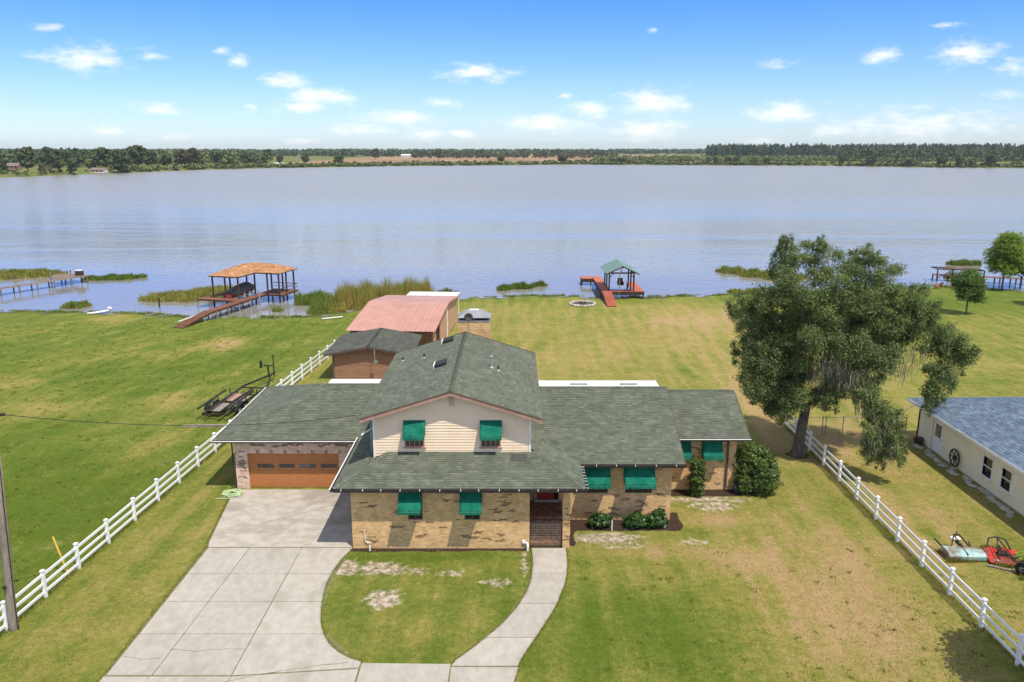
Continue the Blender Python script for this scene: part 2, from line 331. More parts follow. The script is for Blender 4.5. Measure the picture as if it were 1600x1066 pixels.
def lawn_material():
    m = bpy.data.materials.new('lawn_grass'); m.use_nodes = True; t = NT(m.node_tree); m.node_tree.nodes.clear()
    pos = t.n('ShaderNodeNewGeometry').outputs['Position']; sp = t.n('ShaderNodeSeparateXYZ', _0=pos)
    at = lambda k: t.n('ShaderNodeAttribute', attribute_name=k).outputs['Fac']
    big = t.noise(pos, .11, 5, .6); mid = t.noise(pos, .55, 6, .65); fine = t.noise(pos, 3.2, 6, .72); vf = t.noise(pos, 16, 3, .7)
    # mowing passes: broad bands that wander a little, direction differs on the two sides of the fence
    a1 = t.m('ADD', t.m('MULTIPLY', sp.outputs[0], 3.3), t.m('MULTIPLY', sp.outputs[1], -.35))
    a2 = t.m('ADD', t.m('MULTIPLY', sp.outputs[0], 1.5), t.m('MULTIPLY', sp.outputs[1], -1.25))
    left = t.ramp(sp.outputs[0], -17., -20.)
    ph = t.n('ShaderNodeMix', data_type='FLOAT'); t.set(ph.inputs[0], left); t.set(ph.inputs[2], a1); t.set(ph.inputs[3], a2)
    st = t.m('SINE', t.m('ADD', ph.outputs[0], t.m('MULTIPLY', t.noise(pos, .14, 2, .5), 9.)))
    st = t.m('MULTIPLY', st, t.m('MULTIPLY', t.ramp(t.noise(pos, .06, 2, .5), .38, .6), .085))
    dry = t.m('ADD', at('dry'), t.m('ADD', t.m('MULTIPLY', t.m('SUBTRACT', mid, .5), .9), t.m('MULTIPLY', t.m('SUBTRACT', big, .5), .5)))
    dry = t.m('ADD', t.m('ADD', dry, t.m('MULTIPLY', t.m('SUBTRACT', fine, .5), 1.25)), st)
    dry = t.m('ADD', dry, t.m('MULTIPLY', t.m('SUBTRACT', vf, .5), .8))
    mp = t.n('ShaderNodeMapping', _Vector=pos, _Scale=(1.25, .07, 1.)); mp.inputs['Rotation'].default_value = (0, 0, R(5))
    dry = t.m('ADD', dry, t.m('MULTIPLY', t.m('SUBTRACT', t.noise(mp.outputs[0], 1., 4, .65), .5), .75))
    cr = t.n('ShaderNodeValToRGB', _0=dry); e = cr.color_ramp.elements
    e[0].position = .0; e[0].color = (.085, .130, .014, 1); e[1].position = 1.; e[1].color = (.36, .245, .12, 1)
    for p, c in ((.25, (.128, .160, .026)), (.5, (.208, .202, .044)), (.75, (.285, .228, .078))):
        x = e.new(p); x.color = (*c, 1)
    col = cr.outputs[0]
    # clumps of darker weed, thin spots
    weed = t.ramp(t.noise(pos, 1.3, 6, .7), .60, .74)
    col = t.mix(t.m('MULTIPLY', weed, .38), col, (.05, .085, .012))
    sand = t.ramp(t.m('ADD', at('sand'), t.m('ADD', t.m('MULTIPLY', t.m('SUBTRACT', fine, .5), 2.4), t.m('MULTIPLY', t.m('SUBTRACT', mid, .5), .9))), .28, 1.05)
    col = t.mix(sand, col, t.mix(t.ramp(fine, .4, .65), (.30, .225, .165), (.56, .475, .385)))
    mul = t.ramp(t.m('ADD', at('mulch'), t.m('ADD', t.m('MULTIPLY', t.m('SUBTRACT', fine, .5), 1.3), t.m('MULTIPLY', t.m('SUBTRACT', mid, .5), 1.6))), .42, .66)
    col = t.mix(mul, col, t.mix(t.ramp(vf, .4, .6), (.030, .019, .014), (.075, .048, .034)))
    lum = t.m('ADD', t.m('MULTIPLY', t.noise(pos, 2.1, 5, .7, .5), .55), t.m('ADD', .33, t.m('ADD', t.m('MULTIPLY', t.noise(pos, 7.5, 4, .75), .42), t.m('MULTIPLY', t.noise(pos, 26, 2, .7), .40))))
    col = t.mix(t.m('SUBTRACT', 1., t.m('MULTIPLY', sand, .6)), col, t.n('ShaderNodeVectorMath', operation='SCALE', _0=col, _Scale=lum).outputs[0])
    wet = t.ramp(sp.outputs[2], -.93, -1.0)
    col = t.mix(wet, col, (.05, .045, .025))
    b = t.n('ShaderNodeBsdfPrincipled', _Base_Color=col, _Roughness=.95); b.inputs['Specular IOR Level'].default_value = .08
    hh = t.m('ADD', t.m('MULTIPLY', vf, .6), t.m('MULTIPLY', t.noise(pos, 55, 2, .6), .5))
    bp = t.n('ShaderNodeBump', _Strength=.9, _Distance=.07, _Height=t.m('ADD', hh, t.m('MULTIPLY', fine, .9)))
    t.set(b.inputs['Normal'], bp.outputs[0])
    o = t.n('ShaderNodeOutputMaterial'); t.set(o.inputs[0], b.outputs[0]); MATS['lawn_grass'] = m
lawn_material()
xs = np.concatenate([np.linspace(-260, -60, 60), np.arange(-59, -30, 1.), np.arange(-30, 31, .3), np.arange(32, 84, 1.), np.linspace(86, 260, 50)])
ys = np.concatenate([np.arange(-30, 20, 2.), np.arange(20, 47, .3), np.arange(47, 90, .8), np.arange(90, 122, .5), np.arange(122, 130, 2)])
lawn, LX, LY = grid_mesh('lawn', xs, ys, ground, 'lawn_grass'); lawn['kind'] = 'structure'
DRY = [(-29.4,79.3,2.1,3.2,.75),(-26.6,59.2,1.5,2.6,.45),(-35,56.7,2.9,2.3,.35),(-41.2,63.9,2.4,2.1,.4),(-23.8,48.9,1.7,3,.3),(-47.7,92.8,3,2.5,.35),(14.4,30.4,3.6,5.6,.5),(11,34.6,1.8,1.3,.35),(18.3,88.9,4.4,10,.28),(25.7,95,4.7,6.4,.3),(9.1,73,7.3,8.8,.12),(18.2,56.7,1.4,11,.3),(17.1,35.2,1.9,2,.2),(21.2,37.2,2,3.8,.22),(23.1,51.3,3.5,2.6,.25),(-3.9,28.9,2.6,.9,.22),(5.8,32.9,2.3,1.2,.2),(-14.8,35.2,1.6,4.2,.12),(-33.4,73,4.9,3.3,.15),(43.5,70.6,3.5,3,.2),(-16.5,28.6,1.5,1.9,.1),(10.6,38.4,1.6,1.0,.5),(7.2,35.2,2.6,.9,.4)]
LUSH = [(5.2,28.9,3.6,3.6,.35),(2.4,26.4,1.6,1.8,.2),(-25,41.1,4.3,5.6,.3),(-29.6,46.7,3.2,3.4,.25),(-34.2,68.2,5.7,6.2,.15),(-28.6,73,3.7,8,.1),(60.5,105.8,10.4,7,.25),(53.6,105.8,6,6,.2),(-6.7,34.6,1.9,.5,.35),(30.7,103,5,4.5,.2),(-28,85,5.6,5.6,.1),(9.3,37.2,.8,.6,.35),(20.9,37.2,.5,.6,.4),(-3.1,34.6,2.4,.5,.3),(-22.5,37,1.5,5,.15)]
SAND = [(-7.75,33.6,.6,.72,1),(-6,33.5,1.25,.6,.9),(-5.6,31,.78,.7,.95),(-2.9,33.1,.64,.28,.75),(-.7,32.3,.81,.33,.85),(-4.3,33.3,.45,.29,.75),(.62,34.2,.2,1.3,.8),(4.6,36.5,1.9,.5,.95),(11,40.2,1.3,.6,.85),(9.1,36.1,.7,.33,.75),(10.6,41.0,2.4,.35,.95),(5.7,35.7,1.2,.3,.7),(-14.0,30,.02,.02,0)]
leftf = np.clip((fence_x(LY) - LX) / 1.0 + .5, 0, 1) * (LY < 101)
back = np.clip((LY - 44) / 6, 0, 1) * (1 - leftf)
rightf = np.clip((LX - 19.15) / .8 + .5, 0, 1) * np.clip((56 - LY) / 6, 0, 1)
farR = np.clip((LX - 30) / 12, 0, 1) * np.clip((LY - 55) / 12, 0, 1)
strip = np.clip((LX - fence_x(LY)), 0, 1) * np.clip((-14.5 - LX), 0, 1) * (LY < 48)
front = (1 - back) * (1 - leftf)
dryv = .23 * leftf + .53 * back + .43 * front - .02 * strip + .17 * rightf - .14 * farR
dryv += ells(LX, LY, [(e[0], e[1], e[2], e[3], 1) for e in []] or [(0, 0, 1, 1, 0)])
for e in DRY: dryv += e[4] * np.exp(-.9 * (((LX - e[0]) / e[2]) ** 2 + ((LY - e[1]) / e[3]) ** 2))
for e in LUSH: dryv -= e[4] * np.exp(-.9 * (((LX - e[0]) / e[2]) ** 2 + ((LY - e[1]) / e[3]) ** 2))
sh_d = shore(LX) - LY
dryv -= .22 * np.exp(-(np.maximum(sh_d, 0) / 6) ** 2) * (1 - leftf)
def track(P, wd, k):
    global dryv
    P = np.array(P, float); best = np.full(LX.shape, 1e9)
    for a, c in zip(P[:-1], P[1:]):
        ab = c - a; t = np.clip(((LX - a[0]) * ab[0] + (LY - a[1]) * ab[1]) / (ab @ ab), 0, 1)
        best = np.minimum(best, np.hypot(LX - a[0] - ab[0] * t, LY - a[1] - ab[1] * t))
    dryv = dryv + k * np.exp(-(best / wd) ** 2)
for off in (0, 1.25):
    track([(11.6 + off, 36.5), (11.0 + off, 34), (10.7 + off, 31.2), (10.5 + off, 28.2), (10.6 + off, 25)], .22, .22)
    track([(28 + off, 104), (21.5 + off, 73), (19.2 - 3 + off, 57), (16.2 + off, 43), (15.5 + off, 35.5), (13.4 + off, 30), (12 + off, 25)], .25, .14)
    track([(22.5 + off, 99), (19 + off, 77), (16.6 + off, 57), (14.6 + off, 41.5), (13.8 + off, 36)], .25, .14)
track([(-46, 50), (-37, 60), (-33, 73), (-29, 90)], 1.0, .16); track([(-50, 58), (-41, 70), (-34, 88)], .9, .16); track([(-37, 45), (-31, 56), (-27.5, 66), (-22.5, 90)], .8, -.12)
track([(-19, 27.5), (-18.2, 35), (-17.2, 44)], .5, .16)
island = (LX > -8.3) & (LX < 1.) & (LY > 26.4) & (LY < 35.3)
dryv -= .12 * island
put_attr(lawn, 'dry', dryv); put_attr(lawn, 'sand', ells(LX, LY, SAND))
def rect(x0, x1, y0, y1, s=.3):
    return np.clip((LX - x0) / s + .5, 0, 1) * np.clip((x1 - LX) / s + .5, 0, 1) * np.clip((LY - y0) / s + .5, 0, 1) * np.clip((y1 - LY) / s + .5, 0, 1)
mulv = np.maximum.reduce([rect(2.7, 8.7, 37.3, 38.8), rect(8.1, 8.85, 37.6, 39.4), rect(-7.9, .9, 35.08, 35.7), rect(2.7, 3.15, 35.7, 38.6), rect(8.2, 13.1, 41.4, 42.6), ells(LX, LY, [(18.2, 47.7, .9, .7, .8)])])
put_attr(lawn, 'mulch', mulv)

# ---- lake
def lake_material():
    m = bpy.data.materials.new('lake_water'); m.use_nodes = True; t = NT(m.node_tree); m.node_tree.nodes.clear()
    pos = t.n('ShaderNodeNewGeometry').outputs['Position']; sp = t.n('ShaderNodeSeparateXYZ', _0=pos)
    map1 = t.n('ShaderNodeMapping', _Vector=pos, _Scale=(.55, 1.0, 1)).outputs[0]
    n1 = t.noise(map1, .95, 3, .6, .3); n2 = t.noise(map1, .23, 3, .55)
    patch = t.noise(t.n('ShaderNodeMapping', _Vector=pos, _Scale=(.16, 1., 1)).outputs[0], .022, 5, .6, .6)
    calm = t.m('MULTIPLY', t.ramp(patch, .40, .60), .75)
    dist = t.ramp(sp.outputs[1], 112., 175.)
    amp = t.m('ADD', t.m('MULTIPLY', dist, t.m('ADD', t.m('MULTIPLY', calm, 1.2), .28)), .14)
    h = t.m('MULTIPLY', t.m('ADD', n1, t.m('MULTIPLY', n2, 1.2)), amp)
    bp = t.n('ShaderNodeBump', _Strength=1., _Distance=.20, _Height=h)
    b = t.n('ShaderNodeBsdfPrincipled', _Base_Color=(.200, .198, .178), _Roughness=t.m('ADD', t.m('MULTIPLY', t.ramp(sp.outputs[1], 115., 420.), .26), .05), _Normal=bp.outputs[0])
    b.inputs['IOR'].default_value = 1.333; b.inputs['Specular IOR Level'].default_value = .5
    o = t.n('ShaderNodeOutputMaterial'); t.set(o.inputs[0], b.outputs[0]); MATS['lake_water'] = m
lake_material()
lake = MB().add([(-2500, 70, WZ), (2500, 70, WZ), (2500, 1300, WZ), (-2500, 1300, WZ)], [(0, 1, 2, 3)]).build('lake', 'lake_water'); lake['kind'] = 'structure'

# ---- far shore
FX = [-2500, -900, -358, -335, -318, -300, -252, -147, 81, 375, 446, 532, 800, 2500]
FY = [420, 500, 568, 640, 708, 771, 846, 937, 1030, 954, 874, 846, 800, 700]
def fshore(x): return np.interp(x, FX, FY)
def fground(x, y):
    d = y - fshore(x) - 4 * np.sin(x * .07) - 2 * np.sin(x * .21)
    return np.where(d < 0, np.maximum(-1 + .1 * d, -4), -1 + 1.3 * (1 - np.exp(-np.maximum(d, 0) / 12)) + .0006 * np.maximum(d, 0))
def far_material():
    m = bpy.data.materials.new('far_land'); m.use_nodes = True; t = NT(m.node_tree); m.node_tree.nodes.clear()
    pos = t.n('ShaderNodeNewGeometry').outputs['Position']
    at = t.n('ShaderNodeAttribute', attribute_name='field').outputs['Fac']
    n = t.noise(t.n('ShaderNodeMapping', _Vector=pos, _Scale=(1, .35, 1)).outputs[0], .012, 6, .65); n2 = t.noise(pos, .06, 5, .7)
    gr = t.mix(t.ramp(n2, .35, .65), (.085, .11, .03), (.17, .17, .055))
    br = t.mix(t.ramp(n, .4, .62), (.215, .135, .075), (.31, .215, .125))
    col = t.mix(t.ramp(t.m('ADD', at, t.m('MULTIPLY', t.m('SUBTRACT', n, .5), 1.)), .4, .6), gr, br)
    b = t.n('ShaderNodeBsdfPrincipled', _Base_Color=col, _Roughness=1.); b.inputs['Specular IOR Level'].default_value = .05
    o = t.n('ShaderNodeOutputMaterial'); t.set(o.inputs[0], b.outputs[0]); MATS['far_land'] = m
far_material()
fxs = np.concatenate([np.linspace(-6000, -2400, 7), np.linspace(-2200, -520, 40), np.arange(-500, 620, 8.), np.linspace(640, 2400, 40), np.linspace(2600, 6000, 7)])
fys = np.concatenate([np.arange(380, 1150, 7.), np.linspace(1160, 2500, 50), np.linspace(2600, 8000, 10)])
far, FXg, FYg = grid_mesh('far_shore', fxs, fys, fground, 'far_land'); far['kind'] = 'structure'
d_ = FYg - fshore(FXg)
put_attr(far, 'field', np.clip((d_ - 45) / 40, 0, 1) * np.clip((FXg + 330) / 60, 0, 1) * np.clip((330 - FXg + .12 * (FYg - 1100)) / 60, 0, 1) * np.clip((2600 - FYg) / 300, 0, 1))

# ---- driveway and walk: separate concrete slabs over a bed
def smooth_interp(Y, pts):
    pts = sorted(pts); a = np.array(pts); return float(np.interp(Y, a[:, 0], a[:, 1]))
DR_R = [(35.4,-7.8),(34.4,-8.08),(33.4,-8.26),(32.2,-8.32),(31,-8.22),(30.2,-8.1),(29.2,-7.88),(28.4,-7.6),(27.7,-7.2),(27.15,-6.7),(26.75,-6.15),(26.56,-5.72)]
WL = [(35.5,.94),(34.4,.97),(33.72,.96),(32.58,.87),(31.6,.66),(30.74,.41),(29.8,-.02),(28.85,-.52),(27.48,-1.5),(26.9,-1.95),(26.49,-2.3)]
WR = [(35.5,2.64),(34.02,2.62),(33,2.52),(32.04,2.35),(30.5,1.92),(29.2,1.42),(27.98,.89),(27.2,.55),(26.56,.29),(25.4,.07),(20,-.6)]
drive = thing('driveway', '', ''); del drive['label']; del drive['category']; drive['kind'] = 'structure'
MB().poly([(-15.9, 42.3), (-15.05, 35.4), (-15.15, 19), (-2.4, 19), (-2.4, 26.4), (-5.6, 26.4), (-8.0, 29), (-8.1, 33), (-7.8, 35.4), (-7.8, 42.3)], -.1, .012).build('joint_bed', 'slab_gap', drive)
def slabs(parent, polys, m, g=.018, z=.045):
    for p in polys:
        cx = sum(q[0] for q in p) / len(p); cy = sum(q[1] for q in p) / len(p)
        q2 = []
        for (x, y) in p:
            d = math.hypot(x - cx, y - cy); q2.append((x - (x - cx) / d * g * 1.3, y - (y - cy) / d * g * 1.3))
        dz = random.uniform(-.006, .006)
        MB().poly([(x - cx, y - cy) for x, y in q2], -.15, z + dz).build('slab', m, parent, .008).location = (cx, cy, 0)
xl = lambda y: np.interp(y, [19, 25.4, 35.44, 42.2], [-15.12, -15.05, -14.85, -15.75])
x1 = lambda y: np.interp(y, [19, 25.4, 35.44], [-13.5, -13.35, -12.82])
x2 = lambda y: np.interp(y, [19, 25.4, 35.44], [-10.5, -10.4, -10.26])
P_ = []
for ya, yb in ((33.0, 35.44), (30.7, 33.0), (28.35, 30.7), (25.75, 28.35)):
    P_.append([(xl(ya), ya), (x1(ya), ya), (x1(yb), yb), (xl(yb), yb)])
    P_.append([(x1(ya), ya), (x2(ya), ya), (x2(yb), yb), (x1(yb), yb)])
    if ya > 26:
        rr = [(x, y) for y, x in sorted(DR_R) if ya < y < yb]
        P_.append([(x2(ya), ya), (smooth_interp(ya, DR_R), ya)] + rr + [(smooth_interp(yb, DR_R), yb), (x2(yb), yb)])
    else:
        P_.append([(x2(ya), ya), (-5.75, 26.2), (-5.72, 26.56)] + [(x, y) for y, x in sorted(DR_R) if 26.6 < y < yb] + [(smooth_interp(yb, DR_R), yb), (x2(yb), yb)])
for xa, xb in ((-15.1, -13.4), (-13.4, -10.4)):
    P_.append([(xa, 19), (xb, 19), (xb, 25.7), (xa, 25.7)])
P_ += [[(-10.4, 19), (-5.75, 19), (-5.75, 26.15), (-10.4, 25.7)], [(-5.7, 19), (-2.45, 19), (-2.32, 26.44), (-5.7, 26.5)]]
slabs(drive, P_, 'concrete')
MB().poly([(-15.85, 42.25), (-15.0, 36.0), (-14.85, 35.5), (-7.82, 35.5), (-7.82, 42.25)], -.15, .05).build('slab', 'concrete_old', drive)
walk = thing('walkway', '', ''); del walk['label']; del walk['category']; walk['kind'] = 'structure'
wy = [35.42, 33.05, 30.55, 28.1, 26.3]; P2 = []
for yb, ya in zip(wy[:-1], wy[1:]):
    k = np.linspace(ya, yb, 6)
    P2.append([(smooth_interp(y, WL), y) for y in k][::-1] + [(smooth_interp(y, WR), y) for y in k])
slabs(walk, P2, 'concrete'); slabs(walk, [[(-2.38, 19), (-.7, 19), (.07, 25.4), (.25, 26.24), (-2.3, 26.24)]], 'concrete')
MB().poly([(.98, 35.4), (.9, 33), (.4, 31), (-.5, 29), (-2.2, 26.7), (-2.2, 20), (-.7, 20), (0, 25.4), (.3, 27), (1.3, 29.2), (2.2, 32), (2.55, 35.4)], -.1, .012).build('joint_bed', 'slab_gap', walk)

def crack(parent, pts, wd=.022, z=.056, m='crack_line', seed=1):
    rg = random.Random(seed); L = []
    for (x0, y0), (x1, y1) in zip(pts[:-1], pts[1:]):
        n = max(2, int(math.hypot(x1 - x0, y1 - y0) / .16))
        for i in range(n): t = i / n; L.append((x0 + (x1 - x0) * t + rg.uniform(-.035, .035), y0 + (y1 - y0) * t + rg.uniform(-.035, .035)))
    L.append(pts[-1]); b = MB()
    for i, (x, y) in enumerate(L):
        a = L[max(0, i - 1)]; c = L[min(len(L) - 1, i + 1)]; dx_, dy_ = c[0] - a[0], c[1] - a[1]; q = math.hypot(dx_, dy_) or 1; w_ = wd * rg.uniform(.4, 1.2) / 2
        b.v += [(x - dy_ / q * w_, y + dx_ / q * w_, z), (x + dy_ / q * w_, y - dx_ / q * w_, z)]
    for i in range(len(L) - 1): b.f.append((2*i, 2*i+1, 2*i+3, 2*i+2))
    b.build('crack', m, parent)
crack(drive, [(-12.8, 35.55), (-12.3, 36.6), (-11.6, 37.2), (-11.2, 38.4), (-10.6, 39.4)], .03, seed=1); crack(drive, [(-15.0, 37.3), (-13.2, 37.4), (-12.3, 38.6), (-9.8, 41.8)], .024, seed=2)
crack(drive, [(-10.0, 35.5), (-9.9, 36.4), (-9.4, 38.2), (-9.6, 40)], .022, seed=3); crack(drive, [(-14.9, 26.9), (-14.2, 26.7), (-13.45, 26.75)], .025, .053, seed=4)
crack(drive, [(-13.3, 27.3), (-12.2, 27.2), (-11.4, 27.35), (-10.4, 27.3)], .02, .053, seed=5); crack(drive, [(-12.4, 24.4), (-11, 25.2), (-9.0, 25.9), (-7.4, 26.3), (-6.2, 26.5)], .03, .053, seed=6)
mat('roof_metal', (.05,.054,.05), (.07,.074,.07), 4, .8, spec=.1)
# ================================================================ THE HOUSE
def shingles(name, parent, O, Ud, Vd, poly, m, e=.15, wmin=.18, wmax=.40, seed=1):
    "overlapping tabs over a planar roof face; poly in (u,v) metres from O"
    rg = np.random.RandomState(seed); O = np.array(O, float); Ud = np.array(Ud, float); Vd = np.array(Vd, float)
    Ud /= np.linalg.norm(Ud); Vd /= np.linalg.norm(Vd); N = np.cross(Ud, Vd)
    if N[2] < 0: N = -N
    P = [tuple(p) for p in poly]; n = len(P)
    def span(v):
        us = []
        for i in range(n):
            (a, b), (c, d) = P[i], P[(i + 1) % n]
            if abs(b - d) < 1e-9:
                if abs(b - v) < 1e-6: us += [a, c]
            elif min(b, d) - 1e-9 <= v <= max(b, d) + 1e-9: us.append(a + (c - a) * (v - b) / (d - b))
        return (min(us), max(us)) if us else None
    v0 = min(p[1] for p in P); v1 = max(p[1] for p in P); Q = []; K = []
    v = v0
    while v < v1 - .02:
        vt = min(v + e, v1); a = span(v + 1e-4); b = span(vt - 1e-4)
        if not a or not b: break
        u = min(a[0], b[0]) - rg.uniform(0, .3)
        um = max(a[1], b[1])
        while u < um:
            wd = rg.uniform(wmin, wmax); ul, ur = u, u + wd - .006; u += wd
            bl, br = max(ul, a[0]), min(ur, a[1]); tl, tr = max(ul, b[0]), min(ur, b[1])
            if bl >= br: bl = br = min(max((ul + ur) / 2, a[0]), a[1])
            if tl >= tr: tl = tr = min(max((ul + ur) / 2, b[0]), b[1])
            if br - bl < .01 and tr - tl < .01: continue
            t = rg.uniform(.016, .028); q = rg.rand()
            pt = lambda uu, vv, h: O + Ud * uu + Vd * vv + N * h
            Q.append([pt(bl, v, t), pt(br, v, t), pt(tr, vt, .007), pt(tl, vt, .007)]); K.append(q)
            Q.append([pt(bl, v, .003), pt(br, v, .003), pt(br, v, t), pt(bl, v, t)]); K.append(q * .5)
        v += e
    Q = np.array(Q); 
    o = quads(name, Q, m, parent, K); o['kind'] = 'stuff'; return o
def roof_face(parent, pts, m, th=.14, seed=1, e=.15, wmin=.18, wmax=.40, deck='trim_brown'):
    "pts: 3D polygon, first edge = eave (left to right seen from outside); deck slab plus shingles"
    p = [Vector(q) for q in pts]; U = (p[1] - p[0]).normalized(); nrm = U.cross(p[2] - p[0])
    V = nrm.cross(U).normalized()
    if V.z < 0: V = -V
    d = MB().slab(pts, th).build('roof_deck', deck, parent)
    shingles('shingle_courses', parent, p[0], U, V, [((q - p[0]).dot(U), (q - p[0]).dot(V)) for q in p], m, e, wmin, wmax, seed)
def caps(parent, p, q, m, seed=1, wd=.26, e=.2):
    rg = np.random.RandomState(seed); p = Vector(p); q = Vector(q); d = (q - p); L = d.length; d.normalize()
    s = d.cross(Vector((0, 0, 1))).normalized(); Q = []; K = []; n = int(L / e)
    for i in range(n):
        a = p + d * (i * e); b = p + d * ((i + 1) * e); k = rg.rand(); z0 = Vector((0, 0, .055)); z1 = Vector((0, 0, .035)); lo = Vector((0, 0, -.045))
        for sg in (-1, 1):
            q4 = [a + z0, b + z1, b + z1 + lo + s * sg * wd / 2, a + z0 + lo + s * sg * wd / 2]; nn = (q4[1] - q4[0]).cross(q4[2] - q4[0]); Q.append(q4 if nn.z > 0 else q4[::-1]); K.append(.45 + .5 * k)
    o = quads('ridge_cap', [[tuple(v) for v in qq] for qq in Q], m, parent, K); return o
def wall(parent, name, m, x0, x1, y, th, z0, z1, openings=(), axis='x'):
    "wall in the plane y (front face), thickness th behind, with rectangular openings (x0,x1,z0,z1)"
    xs_ = sorted({x0, x1, *[o[0] for o in openings], *[o[1] for o in openings]}); zs_ = sorted({z0, z1, *[o[2] for o in openings], *[o[3] for o in openings]})
    b = MB(); hole = lambda xa, za: any(o[0] <= xa < o[1] and o[2] <= za < o[3] for o in openings)
    nx, nz_ = len(xs_) - 1, len(zs_) - 1; H_ = [[hole(xs_[i] + 1e-5, zs_[j] + 1e-5) for j in range(nz_)] for i in range(nx)]
    def P(x, yy, z): return (x, yy, z) if axis == 'x' else (yy, x, z)
    def F(a): b.add(a, [(0, 1, 2, 3)])
    for i in range(nx):
        for j in range(nz_):
            if H_[i][j]: continue
            a, c, d, e = xs_[i], xs_[i + 1], zs_[j], zs_[j + 1]
            F([P(a, y, d), P(c, y, d), P(c, y, e), P(a, y, e)]); F([P(c, y + th, d), P(a, y + th, d), P(a, y + th, e), P(c, y + th, e)])
            if i == 0 or H_[i-1][j]: F([P(a, y + th, d), P(a, y, d), P(a, y, e), P(a, y + th, e)])
            if i == nx-1 or H_[i+1][j]: F([P(c, y, d), P(c, y + th, d), P(c, y + th, e), P(c, y, e)])
            if j == 0 or H_[i][j-1]: F([P(a, y + th, d), P(c, y + th, d), P(c, y, d), P(a, y, d)])
            if j == nz_-1 or H_[i][j+1]: F([P(a, y, e), P(c, y, e), P(c, y + th, e), P(a, y + th, e)])
    return b.build(name, m, parent)
BRICK = MB().box(-.1, .1, -.009, .05, -.031, .031).mesh('brick'); BRICK.materials.append(MATS['brick_dark'])
def dark_bricks(w_, x0, x1, z0, z1, y, n, seed, avoid=()):
    rg = random.Random(seed); done = set()
    for _ in range(n):
        ax, az = rg.uniform(x0 + .3, x1 - .5), rg.uniform(z0 + .1, z1 - .12); st = rg.choice((-1, 1)); k = rg.randint(2, 5)
        for i in range(k):
            row = round((az + st * (i // 2) * .072) / .072); z = row * .072 + .036
            x = ax + i * .105 + (i % 2) * .105; col = round((x - (row % 2) * .105) / .21); x = col * .21 + (row % 2) * .105
            if (row, col) in done or not (x0 + .12 < x < x1 - .12 and z0 + .04 < z < z1 - .04): continue
            if any(a - .12 < x < b + .12 and c - .05 < z < d + .05 for a, b, c, d in avoid): continue
            done.add((row, col)); o = link('brick', BRICK, w_); o.location = (x, y, z); o.scale = (rg.uniform(.9, 1.02), rg.uniform(.7, 1.1), 1)
def window(parent, x0, x1, z0, z1, y, m='trim_brown', mull=1, depth=.1, sill=None, rail=True):
    "window set in an opening at wall plane y, facing -y"
    wn = MB(); t = .05
    wn.box(x0, x1, y - .01, y + depth, z0, z0 + t).box(x0, x1, y - .01, y + depth, z1 - t, z1)
    wn.box(x0, x0 + t, y - .012, y + depth + .002, z0 + t, z1 - t).box(x1 - t, x1, y - .012, y + depth + .002, z0 + t, z1 - t)
    o = wn.build('window', m, parent)
    b = MB()
    for i in range(mull):
        x = x0 + (x1 - x0) * (i + 1) / (mull + 1); b.box(x - .018, x + .018, y + .03, y + .06, z0 + t, z1 - t)
    if rail: b.box(x0 + t, x1 - t, y + .025, y + .065, (z0 + z1) / 2 - .02, (z0 + z1) / 2 + .02)
    b.build('glazing_bar', m, o)
    MB().box(x0 + t, x1 - t, y + .045, y + .055, z0 + t, z1 - t).build('pane', 'glass_dark', o)
    if sill: MB().box(x0 - .08, x1 + .08, y - .07, y + .04, z0 - .09, z0 - .003).build('sill', sill, o, .01)
    return o
def awning(parent, x0, x1, zt, zb, y, proj, valance=.14):
    "sloping fabric hood: top edge on the wall at zt, front edge proj out at zb, scalloped valance"
    a = MB(); n = 6; th = .02; yf = y - proj
    pts = []
    for i in range(n + 1):
        s = i / n; pts.append((y - .02 - (proj - .02) * s, zt - (zt - zb) * s - .03 * math.sin(math.pi * s)))
    k = 0
    for sx in range(9):
        x = x0 + (x1 - x0) * sx / 8
        for (yy, zz) in pts: a.v.append((x, yy, zz - .008 * abs(math.sin(sx * math.pi / 2))))
    for sx in range(8):
        for i in range(n): a.f.append((sx*(n+1)+i, sx*(n+1)+i+1, (sx+1)*(n+1)+i+1, (sx+1)*(n+1)+i))
    o = a.build('awning', 'awning_green', parent, smooth=True)
    sm = o.modifiers.new('thickness', 'SOLIDIFY'); sm.thickness = .015; sm.offset = -1
    for x in (x0 + .004, x1 - .004):
        MB().add([(x, y - .01, zt - .02), (x, yf + .01, zb), (x, y - .01, zb + .02)], [(0, 1, 2)]).build('side_panel', 'awning_green', o)
    v = MB(); m_ = 24; sc = 6
    for i in range(m_ + 1):
        s = i / m_; x = x0 + (x1 - x0) * s; d = valance * (.72 + .28 * abs(math.sin(s * math.pi * sc)))
        v.v += [(x, yf - .004, zb + .005), (x, yf - .012 - .012 * math.sin(s * 31), zb - d)]
    for i in range(m_): v.f.append((2*i, 2*i+1, 2*i+3, 2*i+2))
    v.build('valance', 'awning_green', o)
    f = MB().bar((x0, yf + .012, zb - .005), (x1, yf + .012, zb - .005), .025)
    for x in (x0 + .02, x1 - .02): f.bar((x, y, zb + .0), (x, yf + .01, zb), .022)
    f.build('frame', 'metal_grey', o)
    return o
